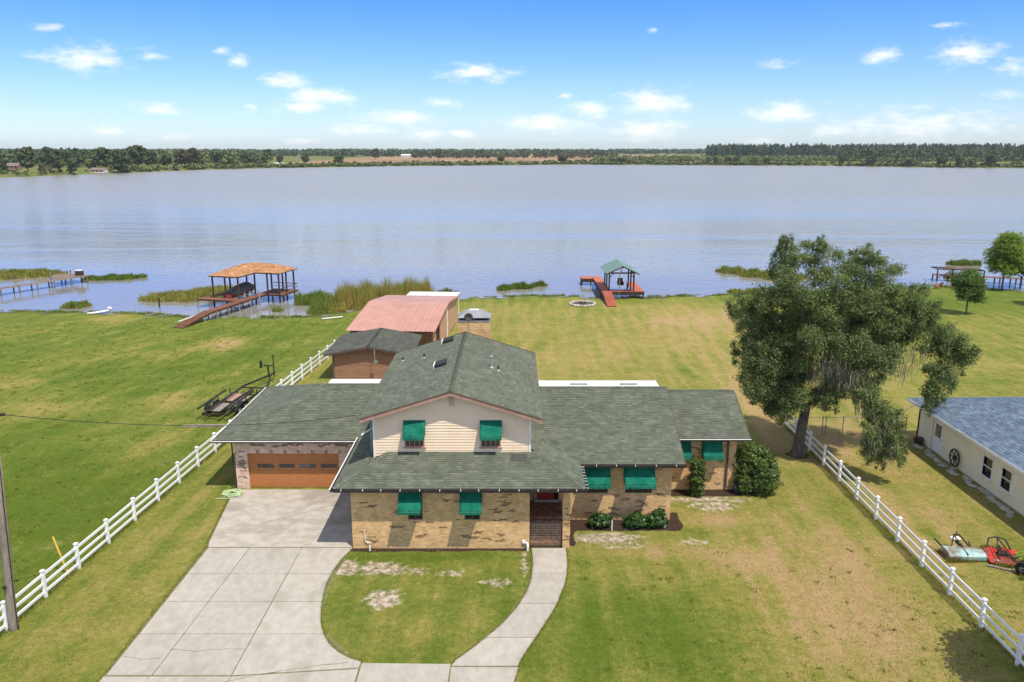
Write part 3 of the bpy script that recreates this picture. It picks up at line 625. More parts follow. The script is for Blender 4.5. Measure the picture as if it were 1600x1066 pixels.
def gutter(parent, p, q, out, m, lip=None, step=.92, brackets=True, z=0.):
    "open K-gutter from p to q; out = outward unit vector (x,y)"
    p = Vector(p); q = Vector(q); o_ = Vector((out[0], out[1], 0)); d = (q - p).normalized()
    prof = [(0, .0), (0, -.11), (.08, -.11), (.12, -.02), (.12, .0), (.108, .0), (.072, -.098), (.012, -.098), (.012, 0)]
    g_ = MB(); n = len(prof)
    for e in (p, q): g_.v += [tuple(e + o_ * a + Vector((0, 0, b + z))) for a, b in prof]
    flip = d.cross(o_).z < 0
    for i in range(n):
        f = (i, (i + 1) % n, n + (i + 1) % n, n + i); g_.f.append(f[::-1] if flip else f)
    g_.f += [tuple(range(n)), tuple(range(n, 2 * n))[::-1]]
    o = g_.build('gutter', m, parent)
    if lip: MB().bar(p + o_ * .118 + Vector((0, 0, z + .008)), q + o_ * .118 + Vector((0, 0, z + .008)), .05, .035).build('gutter_lip', lip, o)
    if brackets:
        L = (q - p).length; k = max(1, int(L / step))
        for i in range(k):
            c = p + d * (L * (i + .5) / k + random.uniform(-.06, .06)); 
            MB().bar(c + Vector((0, 0, z + .012)), c + o_ * .13 + Vector((0, 0, z + .012)), .024, .016).bar(c + o_ * .128 + Vector((0, 0, z + .02)), c + o_ * .128 + Vector((0, 0, z - .04)), .026, .012).build('bracket', 'trim_white', o)
    return o
def downspout(parent, x, y, z0, z1, m, kick=(0, -.3)):
    return MB().tube([(x, y, z1), (x, y, z0 + .25), (x + kick[0] * .3, y + kick[1] * .3, z0 + .12), (x + kick[0], y + kick[1], z0 + .05)], .045, 6).build('downspout', m, parent)

house = thing('lake_house', 'split-level tan brick house with green shingle roofs and green awnings', 'house')
# --- front block walls (brick), porch recess, wing walls
WF = [(-5.02, -4.32, 1.52, 2.85), (-2.30, -1.55, 1.52, 2.85)]
wf = wall(house, 'front_wall', 'brick_tan', -7.76, .85, 35.44, .25, -.1, 3.42, WF)
dark_bricks(wf, -7.76, .85, .1, 3.2, 35.44, 38, 3, WF)
for a in WF: window(wf.parent, *a[:4], 35.50, sill='brick_tan')
wall(house, 'side_wall', 'brick_tan', 35.69, 48.6, -7.76, .25, -.1, 3.42, (), 'y')
wall(house, 'side_wall', 'brick_tan', 35.69, 38.3, .6, .25, -.1, 3.42, (), 'y')
WW = [(3.68, 5.0, 1.52, 2.95), (5.9, 7.3, 1.52, 2.95)]
ww = wall(house, 'wing_wall', 'brick_tan', .85, 8.3, 38.54, .25, -.1, 3.4, WW + [(1.12, 2.45, 1.1, 3.2)])
dark_bricks(ww, 2.8, 8.3, .1, 3.3, 38.54, 26, 5, WW)
for a in WW: window(ww.parent, *a[:4], 38.60, sill='brick_tan', mull=2)
wall(house, 'side_wall', 'brick_tan', 38.79, 48.9, 8.05, .25, -.1, 3.4, (), 'y')
WE = [(9.45, 10.0, 1.9, 3.0), (10.75, 11.75, 1.9, 3.0)]
we = wall(house, 'wing_wall', 'brick_tan', 8.3, 12.69, 42.35, .25, -.1, 3.4, WE)
dark_bricks(we, 8.4, 12.6, .1, 3.2, 42.35, 16, 6, WE)
for a in WE: window(we.parent, *a[:4], 42.41, sill='brick_tan')
wall(house, 'side_wall', 'brick_tan', 42.6, 48.9, 12.44, .25, -.1, 3.4, (), 'y')
wall(house, 'back_wall', 'brick_tan', -7.5, 12.4, 48.65, .25, -.1, 3.3)
MB().add([(8.06, 38.6, 3.4), (8.06, 48.8, 3.4), (8.06, 43.7, 5.52), (8.28, 38.6, 3.4), (8.28, 48.8, 3.4), (8.28, 43.7, 5.52)], [(0,1,2),(5,4,3),(0,2,5,3),(1,4,5,2)]).build('gable_end', 'brick_tan', house)
MB().add([(12.46, 42.5, 3.38), (12.46, 48.8, 3.38), (12.46, 45.6, 4.8), (12.67, 42.5, 3.38), (12.67, 48.8, 3.38), (12.67, 45.6, 4.8)], [(0,1,2),(5,4,3),(0,2,5,3),(1,4,5,2)]).build('gable_end', 'brick_tan', house)
# porch: floor, steps, door, gate, posts
fl = MB().box(.86, 2.78, 36.62, 38.53, -.1, 1.1).build('porch_floor', 'brick_red', house)
for i in range(4):
    MB().box(.86, 2.44, 35.6 + i * .255, 36.615, -.1 + i * .002, .22 * (i + 1)).build('step', 'brick_red', house, .01)
dr = MB().box(1.30, 2.16, 38.46, 38.5, 1.12, 3.15).build('front_door', 'door_red', house)
for k in range(2):
    for j in range(3): MB().box(1.38 + k * .38, 1.70 + k * .38, 38.445, 38.462, 1.25 + j * .62, 1.75 + j * .62).build('door_panel', 'door_red', dr, .01)
MB().tube([(2.08, 38.40, 2.1), (2.08, 38.46, 2.1)], .03, 8).build('handle', 'metal_grey', dr)
for xa_, xb_ in ((1.14, 1.29), (2.41, 2.46)): MB().box(xa_, xb_, 38.45, 38.55, 1.1, 3.2).build('door_jamb', 'trim_pinkbrown', house)
MB().box(2.18, 2.40, 38.47, 38.5, 1.12, 3.15).build('sidelight', 'glass_dark', house)
MB().box(1.14, 2.44, 38.3, 38.45, 1.1, 1.2).build('door_sill', 'concrete', house, .01)
pc = MB().box(2.46, 2.80, 35.44, 35.78, -.1, 3.38).build('porch_post', 'brick_tan', house)
dark_bricks(pc, 2.3, 2.95, .2, 3.1, 35.44, 6, 9)
MB().add([(2.58,36.9,-.1),(2.96,36.9,-.1),(2.96,37.2,-.1),(2.58,37.2,-.1),(2.52,36.9,1.0),(2.9,36.9,1.2),(2.9,37.2,1.2),(2.52,37.2,1.0),(2.5,36.9,3.36),(2.8,36.9,3.36),(2.8,37.2,3.36),(2.5,37.2,3.36)],
         [(0,3,2,1),(0,1,5,4),(1,2,6,5),(2,3,7,6),(3,0,4,7),(4,5,9,8),(5,6,10,9),(6,7,11,10),(7,4,8,11),(8,9,10,11)]).build('porch_post', 'brick_tan', house)
gt = MB().bar((.88, 35.5, .06), (.88, 35.5, 1.5), .035).bar((2.43, 35.5, .06), (2.43, 35.5, 1.5), .035).bar((.88, 35.5, 1.5), (2.43, 35.5, 1.5), .035).bar((.88, 35.5, .08), (2.43, 35.5, .08), .035).build('porch_gate', 'iron_black', house)
for i in range(13):
    x = .88 + 1.55 * (i + 1) / 14; MB().bar((x, 35.5, .08), (x, 35.5, 1.5), .014).build('gate_bar', 'wood_grey', gt)
for j in range(10):
    z = .08 + 1.42 * (j + 1) / 11; MB().bar((.88, 35.485, z), (2.43, 35.485, z), .014).build('gate_bar', 'wood_grey', gt)
# soffits
MB().box(-8.4, 3.42, 34.88, 35.43, 3.22, 3.25).build('soffit', 'trim_brown', house)
MB().box(3.5, 8.75, 37.98, 38.53, 3.2, 3.23).build('soffit', 'trim_brown', house)
MB().box(.86, 2.78, 35.8, 38.52, 3.26, 3.3).build('porch_ceiling', 'trim_brown', house)
# --- skirt roof around the upper storey
EZ, m_ = 3.40, .41
sk = thing('x', '', ''); sk.name = 'skirt_roof'; del sk['label']; del sk['category']; sk.parent = house
def zs_f(y): return EZ + m_ * (y - 34.84)
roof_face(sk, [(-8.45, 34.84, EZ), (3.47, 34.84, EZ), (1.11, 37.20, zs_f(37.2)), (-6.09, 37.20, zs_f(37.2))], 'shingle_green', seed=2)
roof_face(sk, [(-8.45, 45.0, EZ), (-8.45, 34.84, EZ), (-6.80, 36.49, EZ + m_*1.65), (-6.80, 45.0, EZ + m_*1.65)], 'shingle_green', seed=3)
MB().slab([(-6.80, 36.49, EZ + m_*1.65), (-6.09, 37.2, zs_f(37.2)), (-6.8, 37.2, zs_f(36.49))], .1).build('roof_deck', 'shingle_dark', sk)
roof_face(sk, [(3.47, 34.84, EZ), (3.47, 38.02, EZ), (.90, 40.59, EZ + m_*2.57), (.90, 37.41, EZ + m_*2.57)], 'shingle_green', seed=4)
caps(sk, (-8.45, 34.84, EZ), (-6.1, 37.19, zs_f(37.19)), 'shingle_green', 5); caps(sk, (3.47, 34.84, EZ), (1.1, 37.21, zs_f(37.21)), 'shingle_green', 6)
MB().slab([(-.05, 36.55, zs_f(36.55) + .035), (.75, 36.55, zs_f(36.55) + .035), (.75, 36.98, zs_f(36.98) + .035), (-.05, 36.98, zs_f(36.98) + .035)], .03).build('roof_vent', 'roof_metal', sk)
g1 = gutter(house, (-8.45, 34.82, EZ - .03), (3.55, 34.82, EZ - .03), (0, -1), 'gutter_dark')
gutter(house, (-8.47, 34.74, EZ - .02), (-8.47, 41.75, EZ - .02), (-1, 0), 'gutter_dark', 'trim_white', brackets=False)
gutter(house, (3.49, 34.86, EZ - .03), (3.49, 37.75, EZ - .03), (1, 0), 'gutter_dark', step=.36)
MB().box(-8.43, 3.45, 34.845, 34.87, EZ - .2, EZ - .02).build('fascia', 'trim_brown', house)
MB().bar((-8.4, 41.9, 3.47), (-6.86, 43.3, 4.12), .10, .03).build('flashing', 'trim_white', house)
# --- upper storey: lap siding gable, main roof
AP = Vector((-2.96, 37.15, 7.5)); x0g, x1g = -6.85, .92
up = MB().add([(x0g, 37.17, 3.9), (x1g, 37.17, 3.9), (x1g, 37.17, 6.28), (-2.96, 37.17, 7.5), (x0g, 37.17, 6.28), (x0g, 48.8, 3.9), (x1g, 48.8, 3.9), (x1g, 48.8, 6.28), (-2.96, 48.8, 7.5), (x0g, 48.8, 6.28)],
              [(0,1,2,3,4), (9,8,7,6,5), (0,4,9,5), (1,6,7,2)]).build('upper_wall', 'siding_cream', house)
z = 4.0; e = .145
def gx(z): return (x0g, x1g) if z < 6.28 else (-2.96 - 3.885 * (7.5 - z) / 1.22, -2.96 + 3.885 * (7.5 - z) / 1.22)
while z < 7.42:
    zt = min(z + e, 7.45); (a, b), (c, d) = gx(z), gx(zt)
    if b - a > .2:
        MB().add([(a, 37.132, z), (b, 37.132, z), (d, 37.158, zt), (c, 37.158, zt), (a, 37.165, z), (b, 37.165, z), (d, 37.168, zt), (c, 37.168, zt)],
                 [(0,1,2,3), (4,5,1,0), (0,3,7,4), (1,5,6,2)]).build('siding_board', 'siding_cream', up)
    z += e
for x in (x0g - .02, x1g - .07): MB().box(x, x + .09, 37.11, 37.2, 4.0, 6.3).build('corner_board', 'trim_white', up)
vt = MB().box(-3.12, -2.80, 37.10, 37.135, 6.74, 7.28).build('gable_vent', 'siding_cream', house)
for k in range(9): MB().add([(-3.09, 37.095, 6.78 + k * .053), (-2.83, 37.095, 6.78 + k * .053), (-2.83, 37.075, 6.80 + k * .053), (-3.09, 37.075, 6.80 + k * .053)], [(0, 1, 2, 3)]).build('louvre', 'trim_pinkbrown', vt)
for (a, b) in ((-5.3, -4.33), (-1.54, -.56)):
    wn = window(house, a, b, 4.62, 5.85, 37.08, 'trim_pinkbrown', mull=3, depth=.06, rail=True)
    MB().box(a - .08, b + .08, 37.06, 37.13, 4.56, 4.615).build('sill', 'trim_pinkbrown', wn, .01)
    awning(house, a - .04, b + .06, 6.02, 5.28, 37.12, .52)
for a, b in ((-5.42, -4.32), (-2.50, -1.44)): awning(house, a, b, 3.14, 2.29, 35.43, .78)
for a, b in ((3.70, 5.06), (5.78, 7.36)): awning(house, a, b, 3.2, 2.22, 38.53, .76)
for a, b in ((9.2, 10.06), (10.72, 11.84)): awning(house, a, b, 3.16, 2.14, 42.34, .58)
YB, YF, EL = 49.35, 36.62, 6.24
mr = bpy.data.objects.new('main_roof', None); C.objects.link(mr); mr.parent = house
RZ = 7.63
roof_face(mr, [(-7.40, YB, EL), (-7.40, YF, EL), (-2.96, YF, RZ), (-2.96, YB, RZ)], 'shingle_green', seed=11)
roof_face(mr, [(1.48, YF, EL), (1.48, YB, EL), (-2.96, YB, RZ), (-2.96, YF, RZ)], 'shingle_green', seed=12)
caps(mr, (-2.96, YF, RZ), (-2.96, YB, RZ), 'shingle_green', 13)
for s_, xe in ((-1, -7.40), (1, 1.48)):
    for yy, nm_ in ((YF, 'rake_board'), (YB, 'rake_board')):
        p = Vector((xe, yy, EL)); q = Vector((-2.96, yy, RZ)); dd = -.03 if yy == YF else .03
        MB().add([p + Vector((0, dd, .0)), q + Vector((0, dd, .0)), q + Vector((0, dd, -.2)), p + Vector((0, dd, -.2)), p + Vector((0, 0, .0)), q, q + Vector((0, 0, -.2)), p + Vector((0, 0, -.2))],
                 [(0,1,2,3),(4,7,6,5),(0,4,5,1),(3,2,6,7),(0,3,7,4),(1,5,6,2)]).build(nm_, 'trim_pinkbrown', mr)
        MB().bar(p + Vector((0, dd * 1.6, .02)), q + Vector((0, dd * 1.6, .02)), .03, .04).build('drip_edge', 'trim_brown', mr)
def on_main(x, y, h=0.): return RZ - .3135 * abs(x + 2.96) + h
for (x, y) in ((-3.95, 42.6), (-3.98, 48.2)):
    sky_l = MB().slab([(x - .32, y - .42, on_main(x - .32, y, .2)), (x + .32, y - .42, on_main(x + .32, y, .2)), (x + .32, y + .42, on_main(x + .32, y, .2)), (x - .32, y + .42, on_main(x - .32, y, .2))], .25).build('box_vent', 'skylight_dark', house, .02)
    MB().bar((x - .36, y - .45, on_main(x - .36, y, .1)), (x - .36, y + .45, on_main(x - .36, y, .1)), .05, .2).build('vent_edge', 'trim_white', sky_l)
for (x, y, h, r) in ((-1.15, 43.0, .62, .045), (-.78, 42.8, .28, .05), (-5.2, 45.6, .28, .05), (-6.6, 46.6, .22, .05)):
    z = on_main(x, y); pp = cyl(x, y, z - .05, z + h, r).build('vent_pipe', 'metal_grey' if h > .5 else 'iron_black', house)
    MB().tube([(x, y, z - .02), (x, y, z + .07)], [.14, .06], 10).build('flashing_collar', 'metal_grey', pp)
    if h > .5: MB().tube([(x, y, z + h), (x, y, z + h + .03), (x, y, z + h + .08)], [.09, .1, .03], 10).build('rain_cap', 'metal_grey', pp)
# --- right wing roofs
wr = bpy.data.objects.new('wing_roof', None); C.objects.link(wr); wr.parent = house
WZ_, wm = 3.36, .41
zz = lambda y: WZ_ + wm * (y - 37.94)
roof_face(wr, [(3.47, 37.94, WZ_), (8.82, 37.94, WZ_), (8.82, 43.7, zz(43.7)), (.93, 43.7, zz(43.7)), (.93, 40.5, zz(40.5))], 'shingle_green', seed=21)
roof_face(wr, [(8.82, 49.46, WZ_), (.93, 49.46, WZ_), (.93, 43.7, zz(43.7)), (8.82, 43.7, zz(43.7))], 'shingle_green', seed=22)
caps(wr, (1.4, 43.7, zz(43.7)), (8.82, 43.7, zz(43.7)), 'shingle_green', 23)
MB().bar((8.84, 37.94, WZ_ - .08), (8.84, 43.7, zz(43.7) - .08), .03, .2).bar((8.84, 43.7, zz(43.7) - .08), (8.84, 49.46, WZ_ - .08), .03, .2).build('rake_board', 'trim_brown', wr)
gutter(house, (3.75, 37.92, WZ_ - .03), (8.86, 37.92, WZ_ - .03), (0, -1), 'gutter_dark')
MB().box(3.6, 8.8, 37.945, 37.97, WZ_ - .2, WZ_ - .03).build('fascia', 'trim_brown', house)
er = bpy.data.objects.new('end_roof', None); C.objects.link(er); er.parent = house
ez = lambda y: 3.34 + .42 * (y - 41.75)
roof_face(er, [(8.6, 41.75, 3.34), (13.24, 41.75, 3.34), (13.24, 45.6, ez(45.6)), (8.6, 45.6, ez(45.6))], 'shingle_green', seed=31)
roof_face(er, [(13.24, 49.45, 3.34), (8.6, 49.45, 3.34), (8.6, 45.6, ez(45.6)), (13.24, 45.6, ez(45.6))], 'shingle_green', seed=32)
caps(er, (8.85, 45.6, ez(45.6)), (13.24, 45.6, ez(45.6)), 'shingle_green', 33)
MB().bar((13.26, 41.75, 3.26), (13.26, 45.6, ez(45.6) - .08), .03, .2).bar((13.26, 45.6, ez(45.6) - .08), (13.26, 49.45, 3.26), .03, .2).build('rake_board', 'trim_brown', er)
gutter(house, (9.2, 41.73, 3.31), (13.26, 41.73, 3.31), (0, -1), 'gutter_dark', 'trim_white', brackets=False)
MB().tube([(12.2, 42.28, 3.25), (12.2, 42.28, .2), (12.25, 42.1, .08)], .06, 6).build('downspout', 'trim_brown', house)
MB().tube([(8.2, 38.45, 3.2), (8.35, 38.3, 3.12), (8.5, 37.98, 3.22)], .05, 6).build('downspout', 'gutter_dark', house)
# --- garage
GO = [(-15.05, -9.85, -.1, 2.16)]
gw = wall(house, 'garage_wall', 'brick_pink', -15.75, -7.77, 42.45, .28, -.1, 3.14, GO)
dark_bricks(gw, -15.75, -7.8, 2.4, 3.04, 42.45, 26, 8); dark_bricks(gw, -15.75, -15.08, .1, 2.4, 42.45, 9, 18); dark_bricks(gw, -9.8, -7.8, .1, 2.4, 42.45, 10, 19)
for i in range(7):
    for dxx in (0, .1): 
        o = link('brick', BRICK, gw); o.location = (-14.5 + i * .78 + dxx, 42.45, 2.27); o.rotation_euler = (0, R(90), 0)
wall(house, 'side_wall', 'brick_pink', 42.73, 51.7, -15.75, .25, -.1, 3.14, (), 'y')
wall(house, 'back_wall', 'brick_pink', -15.5, -7.8, 51.45, .25, -.1, 3.14)
gd = bpy.data.objects.new('garage_door', None); C.objects.link(gd); gd.parent = house
for j in range(4):
    z0, z1 = .02 + j * .535, .02 + (j + 1) * .535 - .008
    if j != 2: MB().box(-15.06, -9.84, 42.62, 42.67, z0, z1).build('door_section', 'wood_garage', gd, .006)
    else:
        win = [(-14.55 + i * 1.2, -13.6 + i * 1.2, z0 + .14, z0 + .38) for i in range(4)]
        wall(gd, 'door_section', 'wood_garage', -15.06, -9.84, 42.62, .05, z0, z1, win)
        for w4 in win:
            MB().box(w4[0], w4[1], 42.64, 42.65, w4[2], w4[3]).build('pane', 'glass_garage', gd)
            MB().box(w4[0]-.03, w4[1]+.03, 42.612, 42.625, w4[2]-.03, w4[2]).box(w4[0]-.03, w4[1]+.03, 42.612, 42.625, w4[3], w4[3]+.03).build('pane_trim', 'wood_garage', gd)
gr = bpy.data.objects.new('garage_roof', None); C.objects.link(gr); gr.parent = house
GZ, gm = 3.16, .345; rz_ = GZ + gm * 5.1
roof_face(gr, [(-16.66, 41.9, GZ), (-7.2, 41.9, GZ), (-7.2, 47.0, rz_), (-11.56, 47.0, rz_)], 'shingle_green', seed=41)
roof_face(gr, [(-16.66, 52.1, GZ), (-16.66, 41.9, GZ), (-11.56, 47.0, rz_)], 'shingle_green', seed=42)
roof_face(gr, [(-7.2, 52.1, GZ), (-16.66, 52.1, GZ), (-11.56, 47.0, rz_), (-7.2, 47.0, rz_)], 'shingle_green', seed=43)
caps(gr, (-16.66, 41.9, GZ), (-11.56, 47.0, rz_), 'shingle_green', 44); caps(gr, (-11.56, 47, rz_), (-7.3, 47, rz_), 'shingle_green', 45); caps(gr, (-16.66, 52.1, GZ), (-11.56, 47.0, rz_), 'shingle_green', 46)
gutter(house, (-16.72, 41.88, GZ - .03), (-8.45, 41.88, GZ - .03), (0, -1), 'gutter_dark', 'trim_white', brackets=False)
gutter(house, (-16.68, 41.8, GZ - .03), (-16.68, 52.1, GZ - .03), (-1, 0), 'gutter_dark', 'trim_white', brackets=False)
MB().box(-16.6, -8.5, 41.93, 42.44, 3.03, 3.06).build('soffit', 'trim_brown', house)
downspout(house, -15.85, 42.4, 0, 3.0, 'gutter_dark', (0, -.1))
# --- chimney with its metal hood, dish on the ridge, patio roof behind
ch = bpy.data.objects.new('chimney', None); C.objects.link(ch); ch.parent = house
MB().box(-3.45, -1.42, 49.9, 51.1, -.1, 8.2).build('stack', 'brick_tan', ch)
MB().box(-3.48, -1.39, 49.87, 51.13, 8.203, 8.27).build('crown', 'hood_grey', ch)
for x in (-3.43, -2.46, -1.46):
    for y in (49.9, 51.06): MB().box(x, x + .05, y, y + .05, 8.27, 8.46).build('hood_post', 'hood_grey', ch)
MB().box(-3.3, -1.57, 50.0, 51.0, 8.271, 8.4).build('flue', 'iron_black', ch)
MB().add([(-3.5,49.82,8.46),(-1.37,49.82,8.46),(-1.37,51.18,8.46),(-3.5,51.18,8.46),(-2.9,50.25,8.86),(-1.97,50.25,8.86),(-1.97,50.75,8.86),(-2.9,50.75,8.86)],
         [(0,3,2,1),(4,5,6,7),(0,1,5,4),(1,2,6,5),(2,3,7,6),(3,0,4,7)]).build('hood', 'hood_grey', ch)
MB().box(-2.75, -2.15, 50.28, 50.72, 8.863, 8.89).build('hood_cap', 'metal_white', ch, .01)
def dish(parent, x, y, z, h, r, m):
    d = MB(); n = 16; d.v.append((0, 0, 0))
    for k in (1, 2, 3):
        for i in range(n): t = 2 * math.pi * i / n; d.v.append((math.cos(t) * r * k / 3, -.16 * r * (k / 3) ** 2 * 2, math.sin(t) * r * k / 3))
    d.f += [(0, 1 + (i + 1) % n, 1 + i) for i in range(n)] + [(1+k*n+i, 1+k*n+(i+1) % n, 1+(k+1)*n+(i+1) % n, 1+(k+1)*n+i) for k in (0, 1) for i in range(n)]
    p = cyl(x, y, z - .1, z + h, .025, 8).build('dish_mast', 'metal_grey', parent)
    o = d.build('dish', m, p, smooth=True); o.location = (x, y - .05, z + h); o.rotation_euler = (R(-25), 0, R(12))
    sm = o.modifiers.new('thickness', 'SOLIDIFY'); sm.thickness = .012
    MB().bar((x, y, z + h - .1), (x + .05, y - .4, z + h + .02), .02).build('feed_arm', 'iron_black', p)
dish(house, -2.75, 49.2, RZ, 1.0, .28, 'iron_black')
pr_ = bpy.data.objects.new('patio_roof', None); C.objects.link(pr_); pr_.parent = house
for i in range(14):
    xa = 1.9 + i * .6; MB().add([(xa, 49.2, 2.98), (xa + .59, 49.2, 2.98), (xa + .59, 54.9, 2.80), (xa, 54.9, 2.80), (xa, 49.2, 2.90), (xa + .59, 49.2, 2.90), (xa + .59, 54.9, 2.72), (xa, 54.9, 2.72)],
        [(0,1,2,3),(7,6,5,4),(0,4,5,1),(1,5,6,2),(2,6,7,3),(3,7,4,0)]).build('roof_panel', 'metal_white', pr_, .01)
for x in (2.1, 4.8, 7.5, 10.1): MB().box(x, x + .1, 54.6, 54.7, -.05, 2.73).build('post', 'trim_white', pr_)
for x in (4.1, 7.6): MB().box(x, x + 1.2, 53.6, 53.9, 2.83, 2.92).build('roof_panel_light', 'metal_grey', pr_)
# wall fittings at the front
for (x, y, h) in ((-7.15, 35.40, .85),):
    MB().tube([(x, y, .35 + h * .7), (x, y, .42), (x + .12, y - .02, .35), (x + .3, y - .02, .35)], .022, 6).build('water_pipe', 'trim_white', house)
MB().tube([(-6.9, 35.2, -.05), (-6.9, 35.2, .3)], .04, 8).build('cleanout_pipe', 'trim_white', house)
MB().tube([(.58, 35.38, .34), (.74, 35.36, .34), (.76, 35.22, .25), (.76, 35.2, -.02)], .05, 8).build('downspout', 'trim_white', house)
MB().box(.5, .62, 35.36, 35.44, .3, .46).build('pipe_elbow', 'trim_white', house)
MB().tube([(5.1, 37.3, -.05), (5.1, 37.3, .55)], .03, 8).build('cleanout_pipe', 'trim_white', house)
MB().box(-7.45, -7.1, 38.3, 38.55, 5.5, 5.95).build('service_mast', 'metal_grey', house, .03)
MB().tube([(-7.2, 38.4, 4.0), (-7.2, 38.4, 5.9), (-7.35, 38.35, 6.0)], .035, 8).build('conduit', 'metal_grey', house)
# ================================================================ FENCES
POST = MB().box(-.065, .065, -.065, .065, -.3, 1.26).mesh('post'); POST.materials.append(MATS['vinyl_white'])
CAP = MB().add([(-.085,-.085,1.262),(.085,-.085,1.262),(.085,.085,1.262),(-.085,.085,1.262),(-.085,-.085,1.30),(.085,-.085,1.30),(.085,.085,1.30),(-.085,.085,1.30),(0,0,1.36)],
               [(0,3,2,1),(0,1,5,4),(1,2,6,5),(2,3,7,6),(3,0,4,7),(4,5,8),(5,6,8),(6,7,8),(7,4,8)]).mesh('cap'); CAP.materials.append(MATS['vinyl_white'])
def rail_fence(label, pts):
    f = thing('rail_fence', label, 'fence', 'white three-rail fences', (pts[0][0], pts[0][1], gz(*pts[0])))
    o0 = f.location.copy()
    for i, (x, y) in enumerate(pts):
        z = gz(x, y); rz = math.atan2(pts[-1][1] - pts[0][1], pts[-1][0] - pts[0][0]) + random.uniform(-.04, .04)
        p = link('post', POST, f); p.location = Vector((x, y, z)) - o0; p.rotation_euler = (random.uniform(-.012, .012), random.uniform(-.012, .012), rz)
        c = link('cap', CAP, p)
        if i + 1 < len(pts):
            x2, y2 = pts[i + 1]; z2 = gz(x2, y2)
            for h in (.28, .68, 1.08):
                j = random.uniform(-.01, .01)
                MB().bar(Vector((x, y, z + h + j)) - o0, Vector((x2, y2, z2 + h - j)) - o0, .042, .14).build('rail', 'vinyl_white', f, .008)
    return f
rail_fence('white three-rail vinyl fence beside the driveway, running from the pole to the barn', [(fence_x(y), y) for y in np.arange(21.3, 79, 2.44)])
rail_fence('white three-rail vinyl fence between the oak and the blue-roofed house', [(19.15 + .004 * (y - 38), y) for y in np.arange(23.95, 56, 2.44)])
cl = thing('chain_link_fence', 'grey chain-link fence behind the oak, running to the blue-roofed house', 'fence', None, (19.3, 51.5, 0))
cpts = [(0, 0), (1.9, 0), (2.1, -.05), (3.3, 0), (5.6, 0), (7.6, 0)]
for (x, y) in cpts: MB().tube([(x, y, -.1), (x, y, 1.28)], .032, 8).build('post', 'metal_grey', cl)
MB().tube([(0, 0, 1.2), (7.6, 0, 1.2)], .02, 6).build('top_rail', 'metal_grey', cl)
b = MB()
for i in range(0, 76, 2):
    for s_ in (-1, 1):
        x = i * .1; x2 = x + s_ * 1.15
        if 0 <= x2 <= 7.6: b.bar((x, .02, .03), (x2, .02, 1.18), .004)
wm_ = b.build('wire_mesh', 'metal_grey', cl)
# ================================================================ OUTBUILDINGS
sh = thing('garden_shed', 'brown timber shed with low dark shingle gable roof behind the garage', 'shed', None, (-12.05, 65, gz(-12, 65)))
sx0, sx1, dp, ez_, rz2 = -3.05, 3.05, 6.5, 2.45, 3.0
MB().add([(sx0,.03,-.1),(sx1,.03,-.1),(sx1,.03,ez_),(0,.03,rz2-.06),(sx0,.03,ez_),(sx0,dp,-.1),(sx1,dp,-.1),(sx1,dp,ez_),(0,dp,rz2-.06),(sx0,dp,ez_)],
         [(0,1,2,3,4),(9,8,7,6,5),(0,4,9,5),(1,6,7,2)]).build('wall', 'siding_brown', sh)
z = 0.02
while z < rz2 - .2:
    zt = z + .19
    def hw(q): return 3.05 if q < ez_ else max(.0, 3.05 * (rz2 - .06 - q) / (rz2 - .06 - ez_))
    a, c_ = hw(z), hw(zt)
    if a > .25: MB().add([(-a,-.02,z),(a,-.02,z),(c_,.012,zt),(-c_,.012,zt),(-a,.025,z),(a,.025,z)], [(0,1,2,3),(4,5,1,0)]).build('siding_board', 'siding_brown', sh)
    z = zt
for s_ in (-1, 1): MB().box(s_ * 3.05 - .06, s_ * 3.05 + .06, -.045, .06, -.1, ez_ + .02).build('corner_board', 'trim_brown', sh)
srf = bpy.data.objects.new('roof', None); C.objects.link(srf); srf.parent = sh
ov = 3.75; ee = ez_ - (ov - 3.05) * (rz2 - ez_) / 3.05
for s_ in (-1, 1):
    pts = [(s_*ov, dp + .3, ee), (s_*ov, -.45, ee), (0, -.45, rz2), (0, dp + .3, rz2)]
    if s_ > 0: pts = [pts[1], pts[0], pts[3], pts[2]]
    roof_face(srf, pts, 'shingle_dark', .1, 51 + s_, e=.2)
    MB().bar((s_*ov, -.47, ee - .08), (0, -.47, rz2 - .08), .03, .17).build('rake_board', 'trim_brown', srf)
caps(srf, (0, -.45, rz2), (0, dp + .3, rz2), 'shingle_dark', 55)
lamp = MB().tube([(.55, -.5, 2.85), (.55, -.6, 2.1), (.55, -.55, 1.9)], .03, 6).build('antenna_arm', 'metal_grey', sh)
MB().tube([(.62, -.6, 1.78), (.62, -.52, 1.8), (.62, -.46, 1.8)], [.2, .14, .03], 12).build('antenna_dish', 'metal_grey', sh)
tag(MB().poly([(-15.3, 63.4), (-9.5, 63.4), (-9.5, 64.85), (-15.3, 64.85)], gz(-12, 64) - .2, gz(-12, 64) + .1).build('shed_pad', 'concrete_white'), 'pale concrete pad in front of the brown shed', 'slab')
